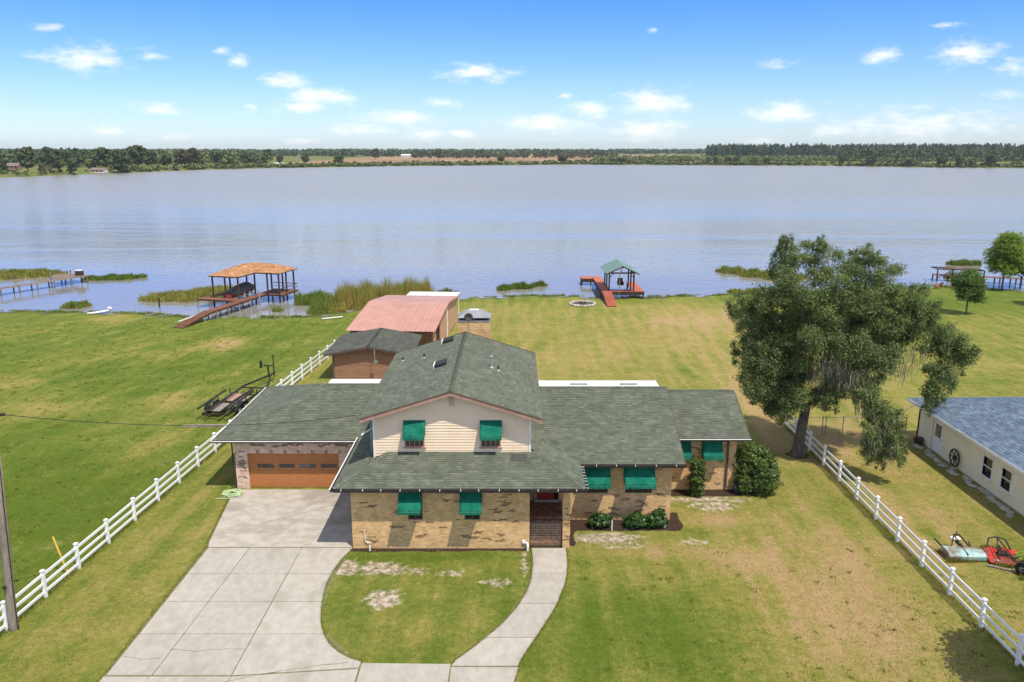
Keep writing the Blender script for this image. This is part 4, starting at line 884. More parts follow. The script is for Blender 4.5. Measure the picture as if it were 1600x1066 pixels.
# barn
ba = thing('metal_barn', 'long tan barn with pink metal roof beyond the brown shed', 'barn', None, (-15.5, 73.6, gz(-12, 74)), R(-3.5))
bw = 8.1
prof = [(0, 2.68), (7.2, 3.42), (9.2, 3.58), (11.2, 3.42), (18, 2.68)]
MB().box(.1, .2, .25, 17.8, -.2, 2.6).build('side_wall', 'wall_tan', ba)
wall(ba, 'front_wall', 'siding_brown', .1, bw - .1, .25, .12, -.2, 2.62)
b = MB(); n = len(prof)
sidep = [(.25, -.2)] + [(v, z - .14) for v, z in [(.25, 2.7), (7.2, 3.42), (9.2, 3.58), (11.2, 3.42), (17.8, 2.7)]] + [(17.8, -.2), (5.2, -.2), (5.2, 2.3), (2.2, 2.3), (2.2, -.2)]
k = len(sidep); b.add([(bw - .22, v, z) for v, z in sidep] + [(bw - .1, v, z) for v, z in sidep], [tuple(range(k))[::-1], tuple(range(k, 2*k))] + [(i, (i+1) % k, k+(i+1) % k, k+i) for i in range(k)]).build('side_wall', 'wall_tan', ba)
MB().box(.3, bw - .4, 1.0, 17.4, -.05, -.02).build('floor', 'concrete_old', ba)
MB().box(bw - .35, bw - .3, 2.3, 5.1, -.1, 2.2).build('door', 'iron_rust', ba)
for i in range(9):
    xa = -.2 + i * (bw + .4) / 9; xb = xa + (bw + .4) / 9 - .006; p = MB()
    rib = [(0, 0), (.03, .035), (.07, .035), (.1, 0), ((xb-xa)*.5 - .04, 0), ((xb-xa)*.5 - .015, .03), ((xb-xa)*.5 + .015, .03), ((xb-xa)*.5 + .04, 0), (xb - xa, 0)]
    vv = [(-.35, 2.64)] + prof[1:-1] + [(18.3, 2.64)]
    for v, z in vv: p.v += [(xa + u, v, z + h) for u, h in rib] + [(xa + u, v, z + h - .03) for u, h in rib]
    m2 = len(rib)
    for r in range(len(vv) - 1):
        for q in range(m2 - 1):
            p.f.append((r*2*m2+q, r*2*m2+q+1, (r+1)*2*m2+q+1, (r+1)*2*m2+q)); p.f.append((r*2*m2+m2+q, (r+1)*2*m2+m2+q, (r+1)*2*m2+m2+q+1, r*2*m2+m2+q+1))
    for q in range(m2 - 1): p.f.append((m2+q, m2+q+1, q+1, q))
    p.build('roof_panel', 'metal_pink', ba)
p = MB()
for (a, c_), (d, e) in zip(prof[:-1], prof[1:]): p.bar((bw + .22, a - .3 if a == 0 else a, c_ - .02), (bw + .22, d, e - .02), .04, .16)
p.build('rake_trim', 'metal_pink', ba)
MB().box(bw - .02, bw + .08, 9.0, 9.1, -.2, 3.4).build('downspout', 'trim_white', ba)
lt = thing('white_canopy', 'flat white metal canopy roof just beyond the pink barn roof', 'canopy', None, (-12.6, 92.4, gz(-10, 93)), R(-3.5))
MB().box(0, 6.1, 0, 3.2, 2.75, 2.9).build('roof', 'metal_white', lt, .03)
for x in (.1, 5.9):
    for y in (.15, 3.0): MB().box(x, x + .1, y, y + .1, -.1, 2.75).build('post', 'trim_white', lt)
# neighbour
nb = thing('neighbour_house', 'low cream house with blue shingle hip roof beyond the right fence', 'house')
nd = [(47.5, 48.75, -.1, 2.05), (42.1, 43.0, .72, 1.85), (40.35, 41.2, .72, 1.85), (37.0, 38.6, .72, 1.85)]
wall(nb, 'wall', 'cream_wall', 27.2, 45, 50.4, .2, -.1, 2.62)
wall(nb, 'wall', 'cream_wall', 26, 50.6, 27.2, .2, -.1, 2.62, nd, 'y')
wall(nb, 'wall', 'cream_wall', 27.2, 45, 25.8, .2, -.1, 2.62)
dd = MB().box(27.26, 27.30, 47.52, 48.73, 0, 2.04).build('door', 'trim_white', nb)
MB().box(27.235, 27.262, 47.8, 48.45, 1.05, 1.85).build('pane', 'glass_garage', dd); MB().box(27.22, 27.26, 47.62, 47.7, .95, 1.03).build('handle', 'metal_grey', dd)
for (a, b_, c_, d) in nd[1:]:
    f = MB().box(27.15, 27.28, a - .06, a, c_ - .06, d + .06).box(27.15, 27.28, b_, b_ + .06, c_ - .06, d + .06).box(27.15, 27.28, a, b_, d, d + .06).box(27.13, 27.28, a, b_, c_ - .06, c_).box(27.2, 27.27, a, b_, (c_+d)/2 - .025, (c_+d)/2 + .025).build('window', 'trim_white', nb)
    MB().box(27.28, 27.29, a, b_, c_, d).build('pane', 'glass_dark', f); MB().box(27.06, 27.2, a - .1, b_ + .1, c_ - .13, c_ - .065).build('sill', 'cream_wall', f)
nr = bpy.data.objects.new('roof', None); C.objects.link(nr); nr.parent = nb
nz_ = 2.68; hx = 9.2
A, B = (26.6, 51.1, nz_), (26.6, 25.2, nz_); r1 = (26.6 + hx, 51.1 - hx, nz_ + .33 * hx); r2 = (26.6 + hx, 25.2 + hx, nz_ + .33 * hx)
roof_face(nr, [A, B, r2, r1], 'shingle_blue', .14, 61, e=.18, wmin=.28, wmax=.5, deck='trim_white')
roof_face(nr, [(45, 51.1, nz_), A, r1], 'shingle_blue', .14, 62, e=.18, deck='trim_white')
roof_face(nr, [B, (45, 25.2, nz_), r2], 'shingle_blue', .14, 63, e=.3, wmin=.6, wmax=.9, deck='trim_white')
caps(nr, A, r1, 'shingle_blue', 64)
MB().box(26.56, 26.6, 25.2, 51.1, nz_ - .16, nz_ + .0).build('fascia', 'trim_white', nb)
MB().tube([(32, 46, 4.3), (32, 46, 4.75)], .05, 8).build('vent_pipe', 'iron_black', nb)
whl = thing('wagon_wheel', 'dark wagon wheel leaning on the cream wall of the blue-roofed house', 'wheel', None, (27.05, 45.65, .62), R(90))
b = MB(); n = 20
b.tube([(math.cos(2*math.pi*i/n) * .52, 0, math.sin(2*math.pi*i/n) * .52) for i in range(n + 1)], .045, 6, False).build('rim', 'iron_black', whl)
b = MB()
for i in range(8): t = math.pi * i / 4; b.bar((0, 0, 0), (math.cos(t) * .5, 0, math.sin(t) * .5), .04)
b.tube([(0, -.08, 0), (0, .06, 0)], .1, 10).build('spokes', 'iron_black', whl)
def rock(rx, ry, rz, seed, n=(7, 5)):
    rg = random.Random(seed); b = MB(); a, c_ = n
    for j in range(c_ + 1):
        th = math.pi * j / c_
        for i in range(a):
            ph = 2 * math.pi * i / a; k = rg.uniform(.82, 1.12)
            b.v.append((rx * k * math.sin(th) * math.cos(ph), ry * k * math.sin(th) * math.sin(ph), rz * k * math.cos(th)))
    for j in range(c_):
        for i in range(a): b.f.append((j*a+i, (j+1)*a+i, (j+1)*a+(i+1) % a, j*a+(i+1) % a))
    return b.mesh('stone')
ROCKS = [rock(.28, .2, .09, i) for i in range(5)]
for r in ROCKS: r.materials.append(MATS['stone'])
pv = thing('stepping_stones', 'row of flat paving stones along the cream wall of the blue-roofed house', 'pavers', None, (26.75, 39, 0))
for i in range(26):
    s_ = link('stone', random.choice(ROCKS), pv); s_.location = (random.uniform(-.3, .25), i * .43, .01); s_.rotation_euler = (0, 0, random.uniform(0, 6)); s_.scale = (1.1, 1.1, .5)
tag(MB().tube([(26.9, 49.7, 0), (26.9, 49.7, .3), (26.9, 49.7, .42)], [.25, .3, .28], 10).build('planter', 'iron_rust'), 'dark planter by the back corner of the blue-roofed house', 'planter')
# ================================================================ LAKE SHORE: boathouse
BU, BV = Vector((.97, -.243, 0)), Vector((.243, .97, 0)); BO = Vector((-39.3, 102, 0)); byaw = math.atan2(-.243, .97)
bh = thing('boathouse', 'timber boathouse with orange hip roof over a covered boat slip', 'boathouse', None, BO, byaw)
# local coords: x=u, y=v
rf = bpy.data.objects.new('roof', None); C.objects.link(rf); rf.parent = bh
e0 = 3.0; mm = .41; h1 = e0 + mm * 2.2; rv = 6.3; h2 = e0 + mm * 2.2
f_ = [[(0,0),(4.4,0),(2.2,2.2)], [(0,8.6),(0,0),(2.2,2.2),(2.2,6.3)], [(4.4,0),(4.4,3.95),(2.2,6.3),(2.2,2.2)],
      [(4.4,3.95),(8.05,3.95),(5.7,6.3),(2.2,6.3)], [(8.05,3.95),(8.05,8.6),(5.7,6.3)], [(8.05,8.6),(0,8.6),(2.2,6.3),(5.7,6.3)]]
ridge = {(2.2,2.2), (2.2,6.3), (5.7,6.3)}
for i, p in enumerate(f_):
    roof_face(rf, [(u, v, h1 if (u, v) in ridge else e0) for u, v in p], 'shingle_orange', .1, 70 + i, e=.3, wmin=.5, wmax=.9)
for a, c_ in (((0,0),(2.2,2.2)), ((4.4,0),(2.2,2.2)), ((2.2,2.2),(2.2,6.3)), ((2.2,6.3),(5.7,6.3)), ((8.05,3.95),(5.7,6.3)), ((8.05,8.6),(5.7,6.3))):
    caps(rf, (*a, h1 if a in ridge else e0), (*c_, h1), 'shingle_orange', 80, .3, .35)
for (u, v) in ((.35,.35),(4.1,.3),(.35,4.2),(.35,8.2),(4.1,4.2),(2.2,.3),(7.6,4.3),(7.6,8.2),(4.2,8.2),(5.9,4.3),(5.9,8.2),(7.6,6.2)):
    MB().box(u-.08, u+.08, v-.08, v+.08, -2.6, 2.94).build('post', 'wood_dark', bh)
MB().bar((.3,.3,2.88),(4.1,.3,2.88),.1,.16).bar((.35,.3,2.86),(.35,8.2,2.86),.1,.16).bar((4.1,.3,2.86),(4.1,4.2,2.86),.1,.16).bar((4.1,4.25,2.88),(7.6,4.25,2.88),.1,.16).bar((7.6,4.2,2.86),(7.6,8.2,2.86),.1,.16).bar((.3,8.2,2.88),(7.6,8.2,2.88),.1,.16).build('beam', 'wood_dark', bh)
def planks(parent, u0, u1, v0, v1, z, m, along='u', pw=.24, th=.05, name='plank'):
    "deck boards laid across; boards run along the given axis"
    a0, a1 = (v0, v1) if along == 'u' else (u0, u1); n = max(1, round((a1 - a0) / pw)); w_ = (a1 - a0) / n
    for i in range(n):
        a = a0 + i * w_ + .008; c_ = a + w_ - .016; dz = random.uniform(-.006, .006)
        b = MB()
        if along == 'u': b.box(u0, u1, a, c_, z - th + dz, z + dz)
        else: b.box(a, c_, v0, v1, z - th + dz, z + dz)
        b.build(name, m, parent)
planks(bh, -1.2, 4.45, -1.1, .25, .12, 'wood_deck', 'u', .3)
planks(bh, -.9, .15, .26, 8.3, .10, 'wood_deck', 'u', .3)
planks(bh, 5.76, 8.1, 4.1, 8.5, .1, 'wood_deck', 'u', .3)
for p_, q_ in (((-1.1,-1.05,0),(4.4,-1.05,0)), ((5.7,4.15,0),(8.05,4.15,0)), ((8.05,4.15,-.02),(8.05,8.4,-.02))): MB().bar(p_, q_, .1, .2).build('joist', 'wood_dark', bh)
# boardwalk u 4.45..5.75 from v=-13.5 (shore) to 8.3
for i in range(70):
    v = -13.6 + i * .315; z = .12 if v > -8 else .12 - (-8 - v) * .125
    MB().box(4.47, 5.73, v, v + .3, z - .05, z + random.uniform(-.004, .004)).build('plank', 'wood_deck', bh)
for u in (4.55, 5.65):
    MB().bar((u,-8,-.02),(u,8.3,-.02),.09,.2).build('joist', 'wood_dark', bh); MB().bar((u,-13.5,-.72),(u,-8,-.03),.09,.18).build('joist', 'wood_dark', bh)
for v in (-9.5, -7, -4.6, -2.2, .4, 2.6):
    for u in (4.5, 5.7): MB().tube([(u, v, -2.8), (u, v, -.02 if v > -8 else -.3)], .09, 7).build('piling', 'wood_grey', bh)
for (u, v) in ((-1.1,-1.0),(.6,-1.0),(2.3,-1.0),(3.9,-1.0),(7.9,4.2),(-.8,5)): MB().tube([(u, v, -2.8), (u, v, .0)], .09, 7).build('piling', 'wood_grey', bh)
MB().tube([(5.85, 2.2, -2.8), (5.85, 2.2, 1.0)], .1, 8).build('piling', 'wood_grey', bh)
MB().bar((8.0,4.2,.55),(8.0,8.4,.55),.04).bar((8.0,4.2,.95),(8.0,8.4,.95),.05,.08).bar((4.3,8.4,.55),(8,8.4,.55),.04).bar((4.3,8.4,.95),(8,8.4,.95),.05,.08).build('railing', 'wood_dark', bh)
tag(MB().tube([tuple(BO + BU*3.4 + BV*-11.2 + Vector((0,0,-.55))), tuple(BO + BU*4.6 + BV*-7.3 + Vector((0,0,-.05)))], .07, 8).build('white_pipe', 'boat_white'), 'white pipe leaning against the boathouse boardwalk', 'pipe')
# covered boat in the slip
bt = thing('covered_boat', 'motor boat under a grey cover inside the orange-roofed boathouse', 'boat', None, BO + BU * 2.2 + BV * .7, byaw)
sec = [(0, .75, .0), (.5, .95, .0), (2.5, 1.0, .0), (4.5, .9, .06), (5.8, .5, .2), (6.4, .06, .35)]
b = MB()
for (v, wv, kz) in sec: b.v += [(-wv, v, .55 + kz * .6), (-wv * .8, v, .1 + kz), (0, v, -.15 + kz), (wv * .8, v, .1 + kz), (wv, v, .55 + kz * .6)]
for i in range(len(sec) - 1):
    for j in range(4): b.f.append((i*5+j, i*5+j+1, (i+1)*5+j+1, (i+1)*5+j))
b.f.append((0, 1, 2, 3, 4)); b.build('hull', 'boat_red', bt, smooth=True)
b = MB()
tops = [.75, .9, 1.35, 1.5, .95, .75]
for (v, wv, kz), tz in zip(sec, tops): b.v += [(-wv * 1.03, v, .5 + kz * .6), (-wv * 1.0, v, .62 + kz * .6), (-wv * .45, v, tz - .08), (0, v, tz), (wv * .45, v, tz - .08), (wv * 1.0, v, .62 + kz * .6), (wv * 1.03, v, .5 + kz * .6)]
for i in range(len(sec) - 1):
    for j in range(6): b.f.append((i*7+j, i*7+j+1, (i+1)*7+j+1, (i+1)*7+j))
b.f += [tuple(range(7)), tuple(range(35, 42))[::-1]]
b.build('cover', 'canvas_grey', bt, smooth=True)
b = MB()
for v in (.8, 2, 3.2, 4.4): b.bar((-1.25, v, -.05), (1.25, v, -.05), .08).bar((-1.2, v, -.05), (-1.2, v, .55), .07).bar((1.2, v, -.05), (1.2, v, .55), .07)
b.bar((-.6, .3, .0), (-.6, 5, .0), .12).bar((.6, .3, 0), (.6, 5, 0), .12).build('lift_cradle', 'boat_white', bt)
# ---- red dock with green roof
dk = thing('boat_dock', 'red timber dock with green gable roof and a ramp to the lawn', 'dock', None, (15, 110, 0))
L_ = lambda x, y, z=0.: (x - 15, y - 110, z)
for i in range(64):
    y = 101.0 + i * .3; z = .05 if y > 106 else .05 - (106 - y) * .19; xs_ = 12.35 + (101 - y) * .01
    MB().box(xs_ - 15, xs_ + 1.25 - 15, y - 110, y - 110 + .285, z - .05, z).build('plank', 'wood_red', dk)
planks(dk, 10.4 - 15, 12.1 - 15, 8.1, 10.2, .05, 'wood_red', 'v', .28)
planks(dk, 13.62 - 15, 18.0 - 15, -2.9, -1.5, .05, 'wood_red', 'v', .28); planks(dk, 16.7 - 15, 18.0 - 15, -1.48, 5.0, .05, 'wood_red', 'u', .28)
MB().box(-4.6, -2.9, 8.05, 8.1, -.5, .0).box(-1.4, 3.0, -2.98, -2.92, -.45, .0).box(-2.82, -2.76, -3, 10.0, -.5, 0.).bar((-2.7,-9,-.98),(-2.7,-4,-.12),.08,.2).box(2.98, 3.04, -2.9, 5.0, -.4, .0).build('skirt_board', 'wood_dark', dk)
for (x, y) in ((-4.5,8.2),(-3.0,10.1),(-2.7,4),(-2.7,-1),(-1.45,7.5),(-1.45,-3),(2.95,-2.8),(2.95,1),(2.95,4.9),(1.8,4.9),(1.0,-2.9),(-4.5,10.1)):
    MB().tube([(x, y, -2.8), (x, y, .02)], .09, 7).build('piling', 'wood_dark', dk)
for (x, y) in ((-1.75,-2.6),(-1.75,.2),(-1.75,2.6),(1.6,-2.6),(1.6,.2),(1.6,2.6)): MB().box(x-.09, x+.09, y-.09, y+.09, -.4, 2.6).build('post', 'wood_dark', dk)
MB().bar((-1.85,-2.6,2.52),(1.7,-2.6,2.52),.1,.18).bar((-1.75,-2.6,2.5),(-1.75,2.7,2.5),.1,.18).bar((1.6,-2.6,2.5),(1.6,2.7,2.5),.1,.18).bar((-1.85,2.6,2.52),(1.7,2.6,2.52),.1,.18).bar((-1.7,-2.6,1.9),(-1.2,-2.6,2.45),.08).bar((1.55,-2.6,1.9),(1.05,-2.6,2.45),.08).bar((-.07,-2.6,2.6),(-.07,-2.6,3.2),.09).build('beam', 'wood_dark', dk)
for s_ in (-1, 1):
    for i in range(7):
        y0 = -3.6 + i * 1.03; xe = -.07 + s_ * 2.25; xr = -.07
        MB().add([(xe, y0, 2.55), (xe, y0 + 1.02, 2.55), (xr, y0 + 1.02, 3.62), (xr, y0, 3.62), (xe, y0, 2.49), (xe, y0 + 1.02, 2.49), (xr, y0 + 1.02, 3.56), (xr, y0, 3.56)],
                 [(0,1,2,3),(7,6,5,4),(0,4,5,1),(1,5,6,2),(2,6,7,3),(3,7,4,0)]).build('roof_panel', 'metal_green', dk)
    MB().bar((-.07 + s_*2.25, -3.63, 2.46), (-.07, -3.63, 3.53), .05, .14).build('rake_board', 'wood_dark', dk)
MB().tube([(-.6, -4.3, -1.2), (-.55, -4.3, 3.5)], .06, 8).build('mast', 'wood_grey', dk)
MB().box(.1, .9, 2.0, 3.2, .06, .5).box(.15, .85, 2.9, 3.1, .5, .95).build('bench', 'wood_dark', dk)
# fire pit: ring of stones
fp = thing('fire_pit', 'round stone fire pit ring with dark ash on the back lawn', 'fire pit', None, (9.25, 102.6, gz(9.25, 102.6)))
for i in range(22):
    t = 2 * math.pi * i / 22; s_ = link('stone', ROCKS[i % 5], fp); s_.location = (1.62 * math.cos(t), 1.62 * math.sin(t), .12); s_.rotation_euler = (0, 0, t + 1.57); s_.scale = (.95, 1., 2.0)
b = MB(); n = 20; b.v.append((0, 0, .16)); b.v += [(1.5 * math.cos(2*math.pi*i/n), 1.5 * math.sin(2*math.pi*i/n), .03) for i in range(n)]; b.f += [(0, 1+i, 1+(i+1) % n) for i in range(n)]
b.build('ash_bed', 'ash', fp)
for i in range(6):
    t = random.uniform(0, 3.1); MB().tube([(-.5 * math.cos(t), -.5 * math.sin(t), .12), (.5 * math.cos(t), .5 * math.sin(t), .3)], .07, 7).build('log', 'wood_dark', fp)
tag(MB().box(9.5, 10.3, 104.6, 104.85, gz(9, 104.7) - .05, gz(9, 104.7) + .4).box(9.5, 9.6, 104.62, 104.8, gz(9, 104.7) - .1, gz(9, 104.7) - .04).build('lawn_bench', 'wood_grey', None, .02), 'small pale bench behind the fire pit', 'bench')
# ---- grey dock at far left
dl = thing('grey_dock', 'weathered grey-brown plank dock at the far left of the lake', 'dock', None, (-69, 117, 0), R(0))
a0 = Vector((-74.5, 104, 0)); a1 = Vector((-65.4, 121.5, 0)); dv = (a1 - a0).normalized(); nv = Vector((dv.y, -dv.x, 0)); O_ = Vector((-69, 117, 0))
n = 64
for i in range(n):
    p = a0 + dv * (i * .31) - O_; wv = .75
    MB().bar(p - nv * wv + Vector((0, 0, .0)), p + nv * wv + Vector((0, 0, .0)), .29, .05).build('plank', 'wood_brown_grey', dl)
for i in range(14):
    p = a1 - dv * (i * .31 + .1) - O_; MB().bar(p - nv * 3.4 + Vector((0, 0, .004)), p - nv * .78 + Vector((0, 0, .004)), .29, .05).build('plank', 'wood_brown_grey', dl)
for i in range(8):
    for s_ in (-.7, .7): p = a0 + dv * (1 + i * 2.6) + nv * s_ - O_; MB().tube([p + Vector((0, 0, -2.8)), p + Vector((0, 0, .02))], .1, 7).build('piling', 'wood_brown_grey', dl)
for i in range(3): p = a1 - dv * (.5 + i * 1.6) - nv * 3.2 - O_; MB().tube([p + Vector((0, 0, -2.8)), p + Vector((0, 0, .7 if i != 1 else .02))], .09, 7).build('piling', 'wood_brown_grey', dl)
p = a1 - dv * .6 - nv * .9 - O_; MB().box(p.x - .5, p.x + .5, p.y - .35, p.y + .35, .06, .75).build('storage_box', 'wood_dark', dl); MB().box(p.x - .53, p.x + .53, p.y - .38, p.y + .38, .752, .84).build('box_lid', 'boat_white', dl)
# ---- dock and chairs at far right
rd = thing('brown_dock', 'brown plank dock with timber frame at the far right shore', 'dock', None, (71.3, 119.6, 0))
for i in range(46):
    x = -5.5 + i * .32; y = 2.6 - i * .115; MB().bar((x, y, -.1), (x, y + 1.5, -.1), .3, .05).build('plank', 'wood_deck', rd)
for i in range(8):
    x = -5.4 + i * 2.0; y = 2.7 - i * .72
    for s_ in (0, 1.35): MB().tube([(x, y + s_, -2.6), (x, y + s_, -.1)], .1, 7).build('piling', 'wood_dark', rd)
MB().bar((-5.5,2.6,.9),(.5,.5,.9),.14,.16).bar((-5.5,2.6,-.9),(-5.5,2.6,.95),.14).bar((-3.5,1.9,-.9),(-3.5,1.9,.9),.14).bar((-1.5,1.2,-.9),(-1.5,1.2,.9),.14).bar((.5,.5,-.9),(.5,.5,.9),.14).bar((-5.5,2.6,-.6),(-3.6,1.9,.8),.1).bar((-5.5,4.6,.9),(.5,2.5,.9),.14,.16).bar((-5.5,2.6,.9),(-5.5,4.6,.9),.12).bar((.5,.5,.9),(.5,2.5,.9),.12).build('frame', 'wood_dark', rd)
MB().box(-4.8, .3, 2.2, 2.9, .98, 1.05).build('frame_top', 'wood_deck', rd)
def adirondack(x, y, rz, label):
    c_ = thing('lawn_chair', label, 'chair', 'wooden lawn chairs by the far right dock', (x, y, gz(x, y)), rz)
    for i in range(5): MB().box(-.32, .32, -.35 + i * .14, -.24 + i * .14, .38 - i * .03, .41 - i * .03).build('seat_slat', 'wood_orange', c_)
    for i in range(5): xx = -.26 + i * .13; MB().bar((xx, .3, .28), (xx * 1.15, .62, 1.05 - abs(i - 2) * .05), .11, .025, (0, 1, 0)).build('back_slat', 'wood_orange', c_)
    for s_ in (-1, 1):
        MB().box(s_ * .4 - .07, s_ * .4 + .07, -.4, .4, .58, .61).build('arm', 'wood_orange', c_)
        MB().box(s_ * .36 - .03, s_ * .36 + .03, -.36, -.28, 0, .58).build('leg', 'wood_orange', c_); MB().bar((s_ * .34, .0, .3), (s_ * .34, .6, 0), .05, .1).build('leg', 'wood_orange', c_)
mat('wood_orange', (.30,.13,.05), (.36,.17,.07), 3, .7, .2, 30)
adirondack(62.4, 115.2, R(200), 'orange wooden lawn chair left of the pair by the far right dock')
adirondack(64.6, 115.0, R(165), 'orange wooden lawn chair right of the pair by the far right dock')
kx = thing('white_kayak', 'small white paddle craft lying at the left edge of the lawn', 'kayak', None, (-51.3, 97.0, gz(-51.3, 97) + .02), R(52))
b = MB(); secs = [(-1.5, .03, .12), (-1.0, .25, .05), (0, .36, .0), (1.0, .27, .04), (1.5, .04, .14)]
for (u, wv, kz) in secs: b.v += [(u, -wv, .24 + kz * .4), (u, -wv * .6, .03 + kz), (u, wv * .6, .03 + kz), (u, wv, .24 + kz * .4), (u, 0, .3 + kz * .3)]
for i in range(4):
    for j in range(5): b.f.append((i*5+j, i*5+(j+1) % 5, (i+1)*5+(j+1) % 5, (i+1)*5+j))
b.f += [(4, 3, 2, 1, 0), (20, 21, 22, 23, 24)]
b.build('hull', 'boat_white', kx, smooth=True); MB().box(1.1, 1.55, -.25, .25, .3, .62).build('seat_back', 'boat_white', kx, .06)
tag(cyl(-45.6, 101.2, -2.5, .25, .1, 8).build('mooring_post', 'wood_dark'), 'lone dark post standing in water left of the boathouse', 'post')
tag(MB().tube([(-22.6, 92.6, gz(-22.6, 92.6) + .12), (-20.4, 93.9, gz(-20.4, 93.9) + .12)], .09, 8).build('white_log', 'boat_white'), 'short white pipe on the grass beside the cattails', 'pipe')
# ================================================================ EQUIPMENT, POLE, SMALL THINGS
pole = thing('utility_pole', 'tall weathered wooden utility pole leaning by the left fence', 'pole', None, (-20.2, 28.7, 0))
MB().tube([(0, 0, -.5), (-.08, .05, .3), (.15, .1, 4.5), (.35, .2, 9.6)], [.2, .19, .165, .13], 12).build('shaft', 'wood_pole', pole, smooth=True)
MB().tube([(.18, -.02, .0), (.16, -.04, .3), (.33, -.02, 4.5), (.5, .1, 9.2)], .02, 5).build('ground_wire', 'iron_black', pole)
MB().tube([(.0, -.16, 2.0), (.0, -.24, 2.0)], .07, 8).build('tag_plate', 'iron_black', pole); MB().bar((.1, .2, 9.1), (.8, .25, 9.1), .1).build('bracket', 'wood_dark', pole)
cbl = MB(); A_, B_ = Vector((-19.7, 28.9, 9.15)), Vector((-7.35, 38.3, 5.95)); pts = []
for i in range(25):
    t = i / 24; p = A_.lerp(B_, t); p.z -= 4 * .55 * t * (1 - t); pts.append(p)
tag(cbl.tube(pts, .014, 6).build('overhead_cable', 'cable_black'), 'thin black overhead cable from the left pole to the house', 'cable')
gg = tag(MB().tube([(-20.35, 33.0, 0), (-20.85, 33.05, 1.85)], .045, 8).build('guy_guard', 'plastic_yellow'), 'yellow plastic guy wire guard leaning at the left fence', 'guard')
hs = thing('garden_hose', 'pale green garden hose coiled on the grass by the garage corner', 'hose', None, (-15.75, 41.6, .03))
pts = []
for i in range(150):
    t = i * .35; r = .34 + .12 * math.sin(i * .61) + .05 * math.sin(i * 1.7); pts.append((r * math.cos(t) * 1.2, r * math.sin(t), .03 + i * .0008 + .015 * math.sin(i)))
MB().tube(pts, .022, 5).build('coil', 'hose_green', hs); MB().tube([(-.35, -.35, .03), (-.75, -.6, .03), (-.3, -.62, .03), (.1, -.5, .03)], .022, 5).build('loose_end', 'hose_green', hs)
# boat trailer
tr = thing('boat_trailer', 'black tandem boat trailer parked on the grass left of the garage', 'trailer', None, (-21.2, 55, 0), R(-6))
for s_ in (-1, 1):
    MB().bar((s_ * .95, -.8, .45), (s_ * .95, 6.2, .5), .09, .14).build('side_rail', 'iron_black', tr); MB().bar((s_ * .95, 6.2, .5), (.1 * s_, 9.0, .55), .09, .12).build('tongue_rail', 'iron_black', tr)
    MB().bar((s_ * .5, -1.2, .75), (s_ * .5, 4.6, .78), .12, .1).build('bunk', 'rubber', tr); MB().bar((s_ * 1.1, -1.1, .95), (s_ * 1.1, 3.4, 1.0), .1, .09).build('bunk', 'rubber', tr)
    for v in (0, 2, 4): MB().bar((s_ * 1.05, v, .45), (s_ * 1.1, v, .95), .06).bar((s_ * .5, v, .45), (s_ * .5, v, .75), .06).build('bracket', 'iron_black', tr)
    for v in (.6, 1.6):
        wl = MB().tube([(s_ * 1.12 - .1, v, .33), (s_ * 1.12 + .1, v, .33)], .33, 14).build('wheel', 'rubber', tr); MB().tube([(s_ * 1.12 - .105, v, .33), (s_ * 1.12 + .105, v, .33)], .17, 10).build('rim', 'metal_grey', wl)
    fn = MB(); k = 8
    for i in range(k + 1):
        t = math.pi * i / k; y, z = 1.1 - 1.0 * math.cos(t), .45 + .38 * math.sin(t); fn.v += [(s_ * 1.0, y, z), (s_ * 1.28, y, z)]
    for i in range(k): fn.f.append((2*i, 2*i+1, 2*i+3, 2*i+2))
    fn.build('fender', 'iron_black', tr)
for v in (-.6, .8, 2.4, 4.2, 6.0): MB().bar((-.95, v, .42), (.95, v, .42), .08, .1).build('crossmember', 'iron_rust', tr)
MB().bar((0, 8.9, .5), (0, 10.2, .55), .1, .12).build('coupler', 'iron_black', tr)
MB().bar((0, 9.0, .5), (.0, 8.8, 1.5), .1).bar((-.3, 8.8, 1.45), (.35, 8.8, 1.5), .07).build('winch_post', 'iron_black', tr)
MB().bar((.3, 9.3, .4), (.3, 9.3, 2.3), .07).bar((.3, 9.3, 1.35), (-.75, 9.2, 1.42), .06).build('jack', 'iron_black', tr); MB().tube([(-.75, 9.2, 1.15), (-.75, 9.2, 1.75)], .11, 8).build('guide_roller', 'rubber', tr)
MB().box(-.8, .1, -.2, 1.6, .5, .54).build('walk_board', 'wood_grey', tr); MB().box(.2, .8, 1.0, 3.4, .5, .54).build('walk_board', 'wood_grey', tr); MB().box(-.8, -.1, 2.2, 4.0, .5, .54).build('walk_board', 'trim_pinkbrown', tr)
tag(MB().poly([(-23.2, 52.8), (-20.1, 52.9), (-20.0, 53.3), (-23.1, 53.2)], 0, .07).build('weathered_board', 'wood_grey'), 'grey board lying on the grass at the trailer end', 'board')
